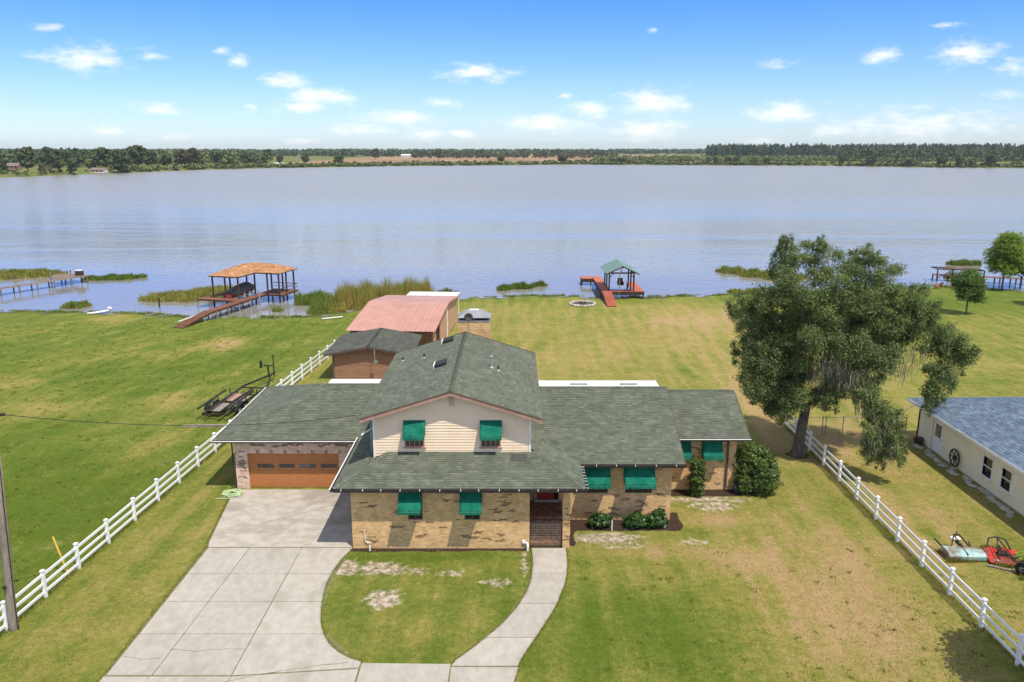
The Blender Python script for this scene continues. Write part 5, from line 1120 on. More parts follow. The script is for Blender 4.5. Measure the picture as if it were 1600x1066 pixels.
# rotary tiller (pale blue) and mower deck (red)
tl = thing('rotary_tiller', 'rusty pale blue tractor tiller lying beside the right fence', 'tiller', None, (21.55, 34.6, 0), R(-3)); tl.scale = (.9, .9, .58)
b = MB(); k = 7
prof = [(-.5, .12), (-.52, .45), (-.42, .62), (.0, .74), (.32, .72), (.36, .5), (.3, .35)]
for x in (-.95, -.01): b.v += [(x, y, z) for y, z in prof]
b.f += [(i, k+i, k+i+1, i+1) for i in range(k-1)]; b.f.append(tuple(range(k))); b.f.append(tuple(range(k, 2*k))[::-1])
b.build('hood_panel', 'paint_blue', tl); b2 = MB(); b2.v = [(x + .97, y, z) for x, y, z in b.v]; b2.f = b.f; b2.build('hood_panel', 'paint_blue', tl)
MB().bar((.0, -.5, .62), (.0, .3, .77), .06, .06).build('seam_strap', 'iron_rust', tl)
for x in (-.98, .98): MB().add([(x, y, z) for y, z in prof] + [(x + .02, y, z) for y, z in prof], [tuple(range(k)), tuple(range(k, 2*k))[::-1]]).build('end_plate', 'paint_blue', tl)
b = MB().tube([(-.9, 0, .3), (.9, 0, .3)], .06, 8)
for i in range(14):
    x = -.85 + i * .13; t = i * 1.1; b.bar((x, 0, .3), (x, math.cos(t) * .25, .3 + math.sin(t) * .25), .05)
b.build('tines', 'iron_rust', tl)
MB().bar((-.5, .3, .6), (-.1, .95, 1.25), .07).bar((.5, .3, .6), (.2, .95, 1.25), .07).bar((-.1, .95, 1.25), (.2, .95, 1.25), .09).bar((-.85, .35, .5), (-1.05, 1.05, .8), .08).bar((.6, .35, .5), (.7, .9, .7), .07).bar((-.1, .95, 1.25), (0, .3, .75), .06).bar((0, .9, 1.2), (.05, .95, 1.6), .04).tube([(0, .3, .75), (0, .75, .8)], .12, 8).build('hitch_frame', 'iron_black', tl)
mw = thing('rotary_mower', 'red tractor mower deck beside the pale blue tiller', 'mower', None, (23.45, 34.4, 0), R(-14)); mw.scale = (1, 1, .48)
b = MB().poly([(-.85, -.75), (.75, -.75), (.9, -.3), (.9, .55), (.5, .85), (-.6, .85), (-.9, .4)], .12, .34); b.build('deck', 'paint_red', mw, .03)
MB().bar((-.55, -.7, .38), (-.4, .8, .38), .07, .08).bar((.35, -.7, .38), (.15, .8, .38), .07, .08).bar((-.85, -.1, .38), (.85, -.2, .38), .06, .06).build('deck_rib', 'paint_red', mw)
MB().box(-.28, .12, -.1, .3, .345, .62).tube([(-.08, .3, .52), (-.08, .8, .6)], .07, 8).build('gearbox', 'iron_black', mw)
MB().bar((-.6, .7, .35), (-.45, 1.05, 1.05), .07).bar((.45, .7, .35), (.3, 1.05, 1.05), .07).bar((-.45, 1.05, 1.05), (-.1, 1.1, 1.25), .07).bar((.3, 1.05, 1.05), (-.1, 1.1, 1.25), .07).bar((-.1, 1.1, 1.25), (.3, -.6, .4), .06).bar((-.1, 1.1, 1.25), (-.4, -.6, .4), .05).build('hitch_frame', 'iron_black', mw)
MB().box(-.6, -.35, -.6, -.48, .345, .352).box(.55, .7, .3, .4, .345, .352).build('decal', 'trash_white', mw)
ck = thing('tail_wheel', 'black swivel wheel and arm lying at the right picture edge below the red mower', 'wheel', None, (23.35, 32.9, 0), R(30))
MB().tube([(-.12, 0, .33), (.12, 0, .33)], .32, 14).build('tyre', 'rubber', ck); MB().tube([(-.13, 0, .33), (.13, 0, .33)], .12, 10).build('hub', 'metal_grey', ck)
MB().bar((.16, 0, .33), (.2, -.8, .5), .07).bar((-.16, 0, .33), (-.1, -.8, .5), .07).bar((.05, -.75, .5), (.25, -1.5, .4), .1).build('fork', 'iron_black', ck)
tag(MB().bar((22.2, 33.75, .06), (23.3, 33.1, .06), .1, .06).build('loose_plank', 'wood_grey'), 'pale loose plank on the grass in front of the red mower', 'plank')
b = MB(); rg = random.Random(3)
for j in range(5):
    for i in range(6): b.v.append((21.95 + i * .08 + rg.uniform(-.02, .02), 36.2 + j * .07, .04 + rg.uniform(0, .09)))
b.f += [(j*6+i, j*6+i+1, (j+1)*6+i+1, (j+1)*6+i) for j in range(4) for i in range(5)]
tag(b.build('paper_scrap', 'trash_white'), 'crumpled white scrap on the grass behind the tiller', 'litter')
bag = thing('trash_bag', 'dark plastic bag slumped between downspout and big hedge', 'bag', None, (12.75, 41.8, 0))
bm_ = rock(.3, .26, .42, 8, (10, 7)); bm_.materials.append(MATS['rubber']); o = link('sack', bm_, bag); o.location = (0, 0, .3); MB().tube([(0, 0, .6), (.03, 0, .8)], [.08, .1], 7).build('neck', 'rubber', bag)

# ================================================================ PLANTS
def leaf_cloud(clumps, n, size, rg, shell=.55, flat=.35, aspect=2.0):
    "diamond leaves scattered in ellipsoid clumps (x,y,z,rx,ry,rz,weight)"
    cl_ = np.array([c[:6] for c in clumps], float); wt = np.array([c[6] if len(c) > 6 else c[3]*c[4] + c[3]*c[5] for c in clumps], float); wt /= wt.sum()
    idx = rg.choice(len(cl_), n, p=wt); c = cl_[idx]
    d = rg.normal(size=(n, 3)); d /= np.linalg.norm(d, axis=1)[:, None]
    r = rg.rand(n) ** shell; lump = 1 + .22 * np.sin(d[:, 0] * 5 + idx) * np.sin(d[:, 1] * 6 + idx * 2.1) + .15 * np.sin(d[:, 2] * 8 + idx * 1.3)
    pos = c[:, :3] + d * c[:, 3:6] * (r * lump)[:, None]
    nrm = d * .6 + rg.normal(size=(n, 3)) * .6 + np.array([0, 0, flat * 1.6]); nrm /= np.linalg.norm(nrm, axis=1)[:, None]
    t = np.cross(nrm, rg.normal(size=(n, 3))); t /= np.linalg.norm(t, axis=1)[:, None] + 1e-9; b = np.cross(nrm, t)
    s = size * rg.uniform(.6, 1.35, n)[:, None]
    V = np.stack([pos - t * s, pos - b * s / aspect + nrm * s * .12, pos + t * s, pos + b * s / aspect + nrm * s * .12], 1)
    k = np.clip(.5 + .28 * rg.normal(size=n), 0, 1); k = np.clip(k * .75 + .25 * ((idx * 37) % 11) / 11., 0, 1)
    return V, k
def limb(b, p, q, r0, r1, rg, sag=0., n=6):
    p = np.array(p, float); q = np.array(q, float); L = np.linalg.norm(q - p); pts = []; rs = []
    o = rg.normal(size=3) * L * .05
    for i in range(n + 1):
        t = i / n; c = p + (q - p) * t + o * math.sin(math.pi * t) + np.array([0, 0, -sag * math.sin(math.pi * t) * L]); pts.append(c); rs.append(r0 + (r1 - r0) * t)
    b.tube(pts, rs, 7); return pts
def tree(name, label, cat, base, fork_z, clumps, nleaf, size, r0, lm, seed, group=None, lean=(0, 0), shell=.5):
    rg = np.random.RandomState(seed); o = thing(name, label, cat, group, base)
    b = MB(); f = np.array([lean[0], lean[1], fork_z])
    b.tube([(0, 0, -.3), (0, 0, 0), (lean[0]*.1, lean[1]*.1, fork_z*.12), (lean[0]*.45, lean[1]*.45, fork_z * .5), tuple(f)], [r0*1.75, r0*1.5, r0 * 1.1, r0 * .95, r0 * .85], 12)
    order = sorted(clumps, key=lambda c: math.dist(c[:3], f)); nodes = [(f, r0 * .8)]
    for c in order:
        q = np.array(c[:3]) - np.array([0, 0, c[5] * .2])
        best = min(nodes, key=lambda nd: np.linalg.norm(nd[0] - q) + .35 * max(0, nd[0][2] - q[2]))
        rr = best[1] * .62; pts = limb(b, best[0], q, rr, max(rr * .45, .018), rg, -.06)
        nodes.append((pts[3], rr * .78)); nodes.append((q, max(rr * .5, .03)))
        for _ in range(5):
            d = rg.normal(size=3); d /= np.linalg.norm(d); limb(b, q, q + d * np.array(c[3:6]) * .8, max(rr * .35, .02), .008, rg, 0, 3)
    b.build('trunk', 'bark', o, smooth=True)
    V, k = leaf_cloud(clumps, nleaf, size, rg, shell); quads('crown', V, lm, o, k)
    return o
rgo = np.random.RandomState(5)
# the big oak
OB = np.array([18.2, 47.75, 0.])
main = [(14.6,48,8.4,1.6,2.2,1.7),(15.4,47,6.2,1.7,2,1.5),(14.9,48,10,1.5,1.9,1.3),(16.3,48,12.2,1.2,1.5,1.35),(16.8,47,10.6,1.7,2,1.6),(18.4,48.6,12.4,1.7,2,1.1),(18.6,46.5,10.3,2,2,1.6),(20.6,48,12.0,1.8,2,1.2),(20.8,46.6,10,2,2.2,1.6),(17.6,46,8,2,2,1.5),(19.8,45.8,7.4,1.8,1.9,1.4),(16.6,49.6,7.6,2,2,1.8),(19.6,50,9,2.2,2,2),(22.4,48,11,1.7,1.9,1.3),(22.6,46.6,9,1.8,2,1.5),(24.2,47.4,9.8,1.5,1.8,1.2),(25.0,47.6,8.2,1.5,1.7,1.2),(26.4,47.2,7.6,1.4,1.5,1.0),(27.3,47,6.7,1.0,1.2,.9),(26.2,46.6,5.7,1.1,1.2,1.0),(25.6,46.3,4.4,.65,.8,1.0),(15.2,46.6,4.7,1.4,1.5,1.1),(16.4,46.4,3.7,1.2,1.3,.9),(17.4,49,5.2,1.6,1.6,1.3),(20.0,46.6,5.4,1.5,1.5,1.2),(21.9,46,6.8,1.5,1.6,1.3),(14.3,47.4,6.9,1.2,1.6,1.3),(23.6,48.8,7.2,1.3,1.5,1.2),(16.2,47.6,13.4,.5,.55,.8),(21.2,47.6,13,.8,.9,.6),(18.5,47.8,13.5,.5,.6,.5),
        (20.9,45,5.0,1.0,1.1,.8),(21.4,44,4.3,1.0,1.0,.8),(21.9,43.4,3.6,.95,1.0,.9),(20.8,43.4,3.0,.7,.8,.9),(20.5,43.3,2.1,.5,.55,.8),(22.0,43.1,2.2,.65,.7,.9),(21.3,43.3,1.6,.5,.5,.6),
        (15.0,47.2,5.6,1.4,1.6,1.3),(14.2,48.6,8.9,1.3,1.7,1.4),(17.0,47.5,6.4,1.8,1.8,1.5),(18.9,47.2,8.9,1.9,2,1.5),(21.6,47.4,8.1,1.8,2,1.5),(15.9,48.2,3.9,1.3,1.3,1.0),(23.4,46.2,10.4,1.2,1.4,1.0),(20.4,46.2,6.2,1.4,1.4,1.1),(19.0,45.8,4.4,1.0,1.0,.8),(17.2,46.0,4.5,1.1,1.1,.8)]
main = [((c[0] + .16 * (17.5 - c[0]) if c[0] < 17.5 else c[0]), *c[1:]) for c in main]
cl0 = [tuple(np.array(c[:3]) - OB) + tuple(c[3:6]) for c in main]
# split every large clump into several smaller sprays so that gaps open between them
cl1 = []
for c in cl0:
    for j in range(13):
        d = rgo.normal(size=3); d /= np.linalg.norm(d); s_ = rgo.uniform(.20, .40); e_ = rgo.uniform(.7, 1.05); v_ = rgo.uniform(.7, 1.7)
        cl1.append((c[0] + d[0]*c[3]*e_, c[1] + d[1]*c[4]*e_, c[2] + d[2]*c[5]*e_ - .1*v_, c[3]*s_, c[4]*s_, c[5]*s_*v_))
    cl1.append((*c[:3], c[3]*.7, c[4]*.7, c[5]*.7))
oak = tree('live_oak', 'large dark oak draped with grey moss beside the right fence', 'tree', tuple(OB), 3.2, cl0, 10, .1, .33, 'leaf_oak', 21, None, (.3, 0))
for ch_ in list(oak.children):
    if ch_.name.startswith('crown'): bpy.data.objects.remove(ch_)
V, k = leaf_cloud(cl1, 290000, .068, rgo, .75, .25, 2.4); V2, k2 = leaf_cloud([(*c[:3], c[3]*.85, c[4]*.85, c[5]*.9) for c in cl0 if c[2] < 8], 60000, .07, rgo, .6, .25, 2.4); quads('crown', np.concatenate([V, V2]), 'leaf_oak', oak, np.concatenate([k, k2]))
Q = []; K = []
mz = [(19.2,46,6.9,1.2,420),(20.0,45.6,6.0,1.0,420),(18.6,46,6.2,.9,200),(22.8,46.8,7.2,1.1,110),(24.6,46.8,6.9,.5,60),(23.9,47.2,6.0,.6,60),(20.9,44.6,4.7,.8,150),(21.5,43.5,3.6,.8,170),(20.7,43.2,2.5,.5,120),(21.8,43.2,2.2,.5,140),(21.4,46,5.4,.7,200),(26.6,46.6,5.6,.5,50)]
for (x, y, z, r, n) in mz:
    for i in range(n):
        a = rgo.uniform(0, 6.28); rr = r * math.sqrt(rgo.rand()); p = np.array([x + rr*math.cos(a), y + rr*math.sin(a), z + rgo.uniform(-.5, .5)]) - OB
        L = rgo.uniform(.5, 1.7) * (1 if z > 3 else .75); L = min(L, p[2] + OB[2] - .3); w_ = rgo.uniform(.008, .024); th = rgo.uniform(0, 6.28); s_ = np.array([math.cos(th), math.sin(th), 0]) * w_; dr_ = rgo.normal(size=3) * .06; kk = rgo.rand()
        L *= rgo.uniform(.35, 1.0); prev = p; pw = 1.
        for q_ in range(1, 5):
            cur = p + dr_ * q_ * .6 + rgo.normal(size=3) * np.array([.05, .05, .01]) - np.array([0, 0, L * q_ / 4]); nw = 1.35 - .3 * q_
            Q.append([prev - s_*pw, prev + s_*pw, cur + s_*nw, cur - s_*nw]); K.append(kk); prev = cur; pw = nw
quads('hanging_moss', np.array(Q), 'moss', oak, K)
def gen_clumps(n, R_, H0, H1, seed, taper=.5):
    rg = np.random.RandomState(seed); out = []
    for i in range(n):
        t = (i + .5) / n; z = H0 + (H1 - H0) * t; w_ = R_ * (math.sin(math.pi * (.18 + .75 * t)) ** .8); a = i * 2.4 + rg.uniform(-.4, .4); r = w_ * rg.uniform(.25, .75)
        s_ = R_ * rg.uniform(.3, .46); out.append((r*math.cos(a), r*math.sin(a), z, s_, s_, s_*.75))
    return out
tree('young_tree', 'small green tree standing alone on the far right lawn', 'tree', (56, 96.3, gz(56, 96.3)), 1.7, gen_clumps(26, 2.4, 2.0, 5.1, 31), 15000, .11, .11, 'leaf_mid', 32)
tree('bright_tree', 'bright yellow-green tree at the far right shore', 'tree', (71.0, 114.0, gz(71, 114)), 2.2, gen_clumps(34, 3.1, 2.8, 7.8, 33), 22000, .13, .14, 'leaf_bright', 34)
tree('slender_tree', 'dark-trunked tree behind the bright tree at the right shore', 'tree', (74.6, 115.5, gz(74.6, 115.5)), 2.6, gen_clumps(20, 2.2, 3.2, 7.2, 37), 11000, .13, .16, 'leaf_mid', 38)
tree('edge_tree', 'dark green tree cut by the right picture edge', 'tree', (70.4, 100.5, gz(70, 100)), 1.4, gen_clumps(30, 3.0, 1.6, 7.6, 35), 18000, .13, .2, 'leaf_dark', 36)
tree('shade_tree', 'leafy tree just outside the lower right picture edge', 'tree', (20.4, 24.2, 0), 3.6, [(c[0]*1.0, c[1], c[2], *c[3:]) for c in gen_clumps(22, 2.1, 4.2, 7.6, 41)], 16000, .13, .2, 'leaf_oak', 42)
def bush(name, label, cat, x, y, clumps, n, size, lm, seed, group=None, shell=.35):
    rg = np.random.RandomState(seed); o = thing(name, label, cat, group, (x, y, gz(x, y)))
    b = MB()
    for c in clumps: limb(b, (c[0]*.3, c[1]*.3, -.05), c[:3], .03, .008, rg, 0, 3)
    b.build('stem', 'bark', o); V, k = leaf_cloud(clumps, n, size, rg, shell); V[..., 2] = np.maximum(V[..., 2], .02); quads('foliage', V, lm, o, k); return o
hc = [(-.1,.0,.75,1.05,.95,.8),(.35,-.35,.8,.85,.85,.8),(-.5,.1,1.6,.75,.8,.8),(.25,.0,1.55,.9,.9,.75),(-.35,.3,2.2,.75,.75,.55),(.55,-.2,1.2,.65,.8,.85),(.1,.2,2.05,.8,.7,.5),(-.6,-.3,.6,.7,.6,.7)]
bush('large_hedge', 'big rounded glossy hedge at the right corner of the house', 'hedge', 13.85, 42.2, hc, 17000, .085, 'leaf_hedge', 51)
bush('clipped_shrub', 'narrow clipped shrub between the two end-wing awnings', 'shrub', 10.35, 41.5, [(0,0,.5,.42,.4,.5),(0,0,1.1,.45,.42,.5),(.03,0,1.65,.44,.42,.45),(-.05,0,2.0,.4,.38,.22)], 6500, .07, 'leaf_hedge', 52)
for i, (x, lab, wd) in enumerate(((4.55, 'low leafy plant left of the white pipe in the mulch bed', .55), (6.35, 'low leafy plant in the mulch bed, middle of the three', .5), (7.35, 'low leafy plant nearest the wing corner in the mulch bed', .62))):
    bush('bed_plant', lab, 'plant', x, 37.75, [(-.25*wd*2,0,.3,.35*wd*1.6,.4,.28),(.25*wd*2,.05,.35,.35*wd*1.6,.4,.3),(0,-.1,.45,.4*wd*1.6,.4,.32)] + ([(.2,0,.75,.3,.3,.25)] if i == 2 else []), 1500, .11, 'leaf_glossy', 60 + i, 'low plants in the mulch bed')
pb = thing('palm_sprig', 'bright green palm fronds beside the red mower at the right edge', 'plant', None, (24.5, 33.9, 0)); Q = []; K = []
for i in range(14):
    a = i * .45; L = rgo.uniform(.6, 1.0)
    for j in range(16):
        t = j / 16; c = np.array([math.cos(a)*L*t, math.sin(a)*L*t, .35 + .55*t - .7*t*t]); s_ = np.array([-math.sin(a), math.cos(a), -.25]) * (.22 * math.sin(math.pi*(.1+.85*t)))
        for sg in (-1, 1): Q.append([c, c + s_*sg*np.array([1,1,sg]) + np.array([math.cos(a)*.08, math.sin(a)*.08, -.03]), c + s_*sg*np.array([1,1,sg])*.95 + np.array([math.cos(a)*.11, math.sin(a)*.11, -.03]), c + np.array([math.cos(a)*.04, math.sin(a)*.04, 0])]); K.append(rgo.rand())
quads('frond', np.array(Q), 'leaf_bright', pb, K)
# reeds: uncountable, one object for each bed
def reeds(name, label, poly_ells, n, h0, h1, seed, lean=.12, kr=(0, 1), wd=.03):
    rg = np.random.RandomState(seed); e = np.array(poly_ells, float); a = e[:, 2] * e[:, 3]; idx = rg.choice(len(e), n, p=a / a.sum()); q = e[idx]
    t = rg.uniform(0, 6.283, n); r = np.sqrt(rg.rand(n)) * (1 + .12 * np.sin(5 * t + idx)); x = q[:, 0] + q[:, 2] * r * np.cos(t); y = q[:, 1] + q[:, 3] * r * np.sin(t)
    z = np.maximum(ground(x, y), WZ) - .05; h = rg.uniform(h0, h1, n) * (1 - .2 * r ** 3) * (.78 + .28 * np.sin(x * 1.9 + y * .8) * np.sin(x * .73 - y * 1.3 + 1) + .1 * np.sin(x * 4.7)); th = rg.uniform(0, 3.14, n); w_ = wd * rg.uniform(.6, 1.4, n)
    L = rg.normal(size=(n, 2)) * lean * h[:, None]; p = np.stack([x, y, z], 1); s_ = np.stack([np.cos(th) * w_, np.sin(th) * w_, 0 * w_], 1)
    mid = p + np.stack([L[:, 0] * .35, L[:, 1] * .35, h * .55], 1); tip = p + np.stack([L[:, 0], L[:, 1], h], 1)
    V = np.concatenate([np.stack([p - s_, p + s_, mid + s_, mid - s_], 1), np.stack([mid - s_, mid + s_, tip + s_ * .2, tip - s_ * .2], 1)], 0)
    k = rg.uniform(kr[0], kr[1], n); k2 = np.clip(k - .15, 0, 1)
    o = quads(name, V, 'reed', None, np.concatenate([np.clip(k + .1, 0, 1), k2])); o['kind'] = 'stuff'; tag(o, label, 'reeds'); return o
reeds('reed_bed', 'low reed bed in the water left of the boathouse', [(-45.5, 108, 4.6, 3.6), (-42, 111, 4, 4.5), (-48.5, 106.5, 2, 1.6)], 13000, .45, 1.1, 1, .3, (.25, 1.0), .028)
reeds('reed_bed', 'dark green sedge right of the boathouse deck', [(-26.8, 105.5, 2.4, 3.6), (-24, 101, 1.9, 2.6), (-29.5, 98.5, .7, .5), (-24.2, 97.3, 1.3, 1.2)], 6500, .5, 1.5, 2, .25, (.05, .6), .025)
reeds('cattail_bed', 'tall cattails with tan stems behind the pink barn', [(-20.5, 104.5, 3.2, 3.2), (-17, 106.5, 3.2, 2.8), (-13.5, 108.5, 2.6, 2.6), (-19.5, 101.5, 2, 1.6)], 8500, 1.6, 3.4, 3, .08, (.45, 1.0), .02)
reeds('cattail_base', 'mixed brown reeds at the foot of the cattails', [(-20.5, 101, 3, 2), (-16, 104.5, 3.5, 2), (-12, 106.5, 2.4, 1.6), (-22.5, 98.5, 1.6, 1.4)], 5000, .5, 1.4, 4, .3, (.45, 1.0), .03)
reeds('reed_bed', 'small green reed clump right of the cattails', [(-9.3, 109.7, 1.7, 1.2), (-11, 109.5, 1, 1)], 2200, .6, 1.1, 5, .25, (0, .4), .04)
reeds('reed_bed', 'green reed island in open water left of the green-roofed dock', [(1.2, 116, 2.1, 1.5), (-1.2, 114.2, 1, 1), (4.0, 117.5, 1.2, .7)], 3000, .5, 1.0, 6, .3, (0, .45), .04)
reeds('reed_bed', 'brown-green reed band at the far left beyond the grey dock', [(-80, 129.5, 6.5, 2.0), (-83, 124.5, 6, 1.6), (-76, 126.5, 2, 1.4)], 5000, .5, 1.1, 7, .3, (.2, .9), .05)
reeds('reed_bed', 'green reed bed off the tip of the grey dock', [(-62.2, 124.8, 3.2, 2.4), (-65, 124, 2.5, 1.6), (-59.5, 125.6, 1.4, 1.0)], 4200, .4, .8, 8, .3, (0, .4), .05)
reeds('reed_bed', 'small reed tuft in water near the left lawn', [(-56.4, 101.6, 1.5, 1.5), (-57.2, 101, 1, 1)], 1800, .5, 1.0, 9, .25, (.2, .7), .04)
reeds('reed_bed', 'tan reed spit in the lake behind the oak', [(36.5, 131.5, 2.4, 2.5), (39.5, 128, 3, 3), (43, 125, 3.5, 3)], 5000, .6, 1.2, 10, .25, (.2, .8), .05)
reeds('reed_bed', 'reddish shore plants left of the oak', [(33, 112, 2.2, .8), (36.2, 113.2, 2, .8)], 1800, .4, .8, 11, .3, (.3, 1.0), .05)
reeds('reed_bed', 'green reeds behind the small tree on the right shore', [(80, 140, 3, 1.5), (70, 125, 1.5, 1)], 1800, .6, 1.2, 12, .25, (0, .5), .05)
rg = np.random.RandomState(9); xx = rg.uniform(-75, 80, 900); E_ = [(x, float(shore(x)) + rg.uniform(-.5, .9), rg.uniform(.2, 1.0), rg.uniform(.1, .35)) for x in xx if rg.rand() < .45 + .3 * math.sin(x * .4)]
reeds('shore_grass', 'ragged grass fringe along the near shoreline', E_, 16000, .12, .4, 13, .4, (0, .6), .03)
# unmown tufts along fences, kerbs and walls
def tufts(name, label, segs, n, h0, h1, seed, wd=.012):
    rg = np.random.RandomState(seed); S_ = np.array(segs, float); L = np.hypot(S_[:, 2] - S_[:, 0], S_[:, 3] - S_[:, 1]); i = rg.choice(len(S_), n, p=L / L.sum()); t = rg.rand(n); s_ = S_[i]
    x = s_[:, 0] + (s_[:, 2] - s_[:, 0]) * t + rg.normal(size=n) * .05; y = s_[:, 1] + (s_[:, 3] - s_[:, 1]) * t + rg.normal(size=n) * .05
    z = ground(x, y) - .01; h = rg.uniform(h0, h1, n); th = rg.uniform(0, 3.14, n); w_ = wd * rg.uniform(.7, 1.5, n); l = rg.normal(size=(n, 2)) * .4 * h[:, None]
    p = np.stack([x, y, z], 1); sd = np.stack([np.cos(th) * w_, np.sin(th) * w_, 0 * w_], 1); V = np.stack([p - sd, p + sd, p + np.stack([l[:, 0], l[:, 1], h], 1)], 1)
    o = quads(name, V, 'grass_blade', None, rg.rand(n)); o['kind'] = 'stuff'; return tag(o, label, 'grass')
DRc = [(a[1], a[0]) for a in DR_R]; WLc = [(a[1], a[0]) for a in WL]; WRc = [(a[1], a[0]) for a in WR if a[0] > 22]
tufts('implement_grass', 'tall grass around the tiller and mower', [(20.5, 34.1, 22.6, 34.2), (20.6, 35.1, 22.5, 35), (22.5, 33.6, 24.4, 33.6), (24.2, 34, 24.4, 35), (22.7, 35.3, 24, 35.4), (23, 32.5, 23.8, 32.9)], 2600, .08, .3, 7, .014)
sg = lambda P: [(*P[i], *P[i + 1]) for i in range(len(P) - 1)]
tufts('edge_grass', 'longer grass blades along the concrete edges', sg(DRc) + sg(WLc) + sg(WRc) + [(-15.2, 22, -15.0, 35.5), (-15.0, 35.5, -15.95, 42)], 9000, .04, .11, 1)
tufts('fence_grass', 'longer grass blades along both white fences', [(fence_x(22), 22, fence_x(60), 60), (19.15, 24, 19.2, 54)], 9000, .06, .2, 2, .014)
def lawn_blades(n, seed):
    rg = np.random.RandomState(seed); y = 24 + 24 * rg.rand(n) ** 1.5; x = rg.uniform(-30, 28, n)
    ok = ~(((x > -15.9) & (x < -7.7) & (y < 42.6)) | ((x > -16) & (x < 12.9) & (y > 35.2) & (x + y < 0)) | ((x > -15.9) & (x < 3) & (y > 35.2)) | ((x > 2.6) & (x < 9) & (y > 36.9)) | ((x > 8) & (x < 13) & (y > 41.3)) | ((x > -8.4) & (x < .3) & (y < 26.7)) | (x > 27))
    wl = np.interp(y, [a[0] for a in sorted(WL)], [a[1] for a in sorted(WL)]); wr = np.interp(y, [a[0] for a in sorted(WR)], [a[1] for a in sorted(WR)])
    ok &= ~((x > wl - .05) & (x < wr + .05) & (y < 35.6)); dl = np.interp(y, [a[0] for a in sorted(DR_R)], [a[1] for a in sorted(DR_R)]); ok &= ~((x > -15.3) & (x < dl + .05) & (y < 36))
    ok &= np.abs(((x + 5.6) / .8)) ** 2 + ((y - 31) / .8) ** 2 > 1
    x, y = x[ok], y[ok]; n = len(x); h = rg.uniform(.03, .075, n); th = rg.uniform(0, 3.14, n); w_ = .012 * rg.uniform(.7, 1.6, n); l = rg.normal(size=(n, 2)) * .7 * h[:, None]
    p = np.stack([x, y, ground(x, y) - .004], 1); sd = np.stack([np.cos(th) * w_, np.sin(th) * w_, 0 * w_], 1); V = np.stack([p - sd, p + sd, p + np.stack([l[:, 0], l[:, 1], h], 1)], 1)
    o = quads('lawn_blades', V, 'grass_blade', None, rg.rand(n)); o['kind'] = 'stuff'; tag(o, 'short mown grass blades on the near lawn', 'grass')
lawn_blades(150000, 3)
def weeds(n, per, seed):
    rg = np.random.RandomState(seed); half = n - 160
    x = np.concatenate([rg.uniform(-62, -20.5, half), rg.uniform(3.2, 26, n - half)]); y = np.concatenate([26 + 66 * rg.rand(half) ** 1.3, 24 + 12 * rg.beta(1.2, 1.8, n - half)])
    ok = np.where(x < 0, x < fence_x(y) - .3, True) & ~((x > 21) & (x < 24.6) & (y > 32.3)); x, y = x[ok], y[ok]; n = len(x)
    R_ = rg.uniform(.05, .22, n); X = (x[:, None] + rg.normal(size=(n, per)) * R_[:, None]).ravel(); Y = (y[:, None] + rg.normal(size=(n, per)) * R_[:, None]).ravel(); N = len(X)
    h = rg.uniform(.05, .13, N); th = rg.uniform(0, 3.14, N); w_ = .018 * rg.uniform(.7, 1.5, N); l = rg.normal(size=(N, 2)) * .8 * h[:, None]
    p = np.stack([X, Y, ground(X, Y) - .004], 1); sd = np.stack([np.cos(th) * w_, np.sin(th) * w_, 0 * w_], 1); V = np.stack([p - sd, p + sd, p + np.stack([l[:, 0], l[:, 1], h], 1)], 1)
    o = quads('weed_clumps', V, 'weed', None, rg.rand(N)); o['kind'] = 'stuff'; tag(o, 'small darker weed clumps scattered through the lawns', 'weeds')
mat('weed', (.10,.135,.022), (.15,.165,.035), .6, .8, attr=[(.5,.6,.4), (.8,.9,.7), (1,1,1), (1.2,1.1,1), (1.5,1.3,1.1)], transl=.3, spec=.15)
weeds(2900, 16, 8)
# ================================================================ FAR BANK
def far_crown(rg, w_, h, n, s_):
    cl_ = gen_clumps(14, .5, .28, .95, rg.randint(1e6)); cl_ = [(c[0], c[1], c[2], c[3], c[4], c[5]*.7) for c in cl_]
    return leaf_cloud(cl_, n, s_, rg, .35, .35, 1.3)
PROTO = []
for i in range(5):
    rg = np.random.RandomState(100 + i); V, k = far_crown(rg, 1, 1, 900, .075)
    a = quads('crown', V, None, None, k).data; tb = MB().tube([(0, 0, -.05), (0, 0, .5)], [.035, .015], 6).mesh('trunk'); tb.materials.append(MATS['bark']); PROTO.append((a, tb))
for o in list(C.objects):
    if o.name.startswith('crown') and o.parent is None: bpy.data.objects.remove(o)
FT = [(-385,615,10.7,10.7,0),(-375,631,18.4,13.9,0),(-374,648,7.1,7.1,1),(-352,631,17.4,12.4,0),(-340,631,12.4,9.9,0),(-437,770,18.8,14.5,0),(-353,684,9.1,10.8,1),(-342,684,18.3,16.1,0),(-324,675,18,15.9,0),(-353,770,20.6,20.6,0),(-363,822,14.9,15.5,0),(-336,795,12.5,13.7,0),(-333,822,16.8,16.8,2),(-332,850,18,16,2),(-326,914,14.4,17.2,0),(-313,914,12.9,10,0),(-337,1123,15.9,15.9,0),(-293,1029,9.7,11.3,0),(-250,987,11.6,10.9,0),(-210,987,10.1,14,0),(-229,1374,17.2,17.2,0),(-124,1374,16.2,17.2,0),(-15,1123,7,12.3,0),(65,1045,9.7,14.5,2),(139,1030,7,12.4,0),(250,1005,9.3,6.2,0),(266,1005,8.5,10.9,2),(274,1000,9.1,9.1,2),(294,990,9.7,10.4,1),(308,985,8.2,8.9,0),(385,955,10,8.6,0),(408,930,10.8,15.8,0),(437,895,8.3,15.2,1),(464,880,9.4,12,0),(480,875,10,10.7,0),(491,870,9.7,11.6,1),(508,865,12.3,12.9,0)]
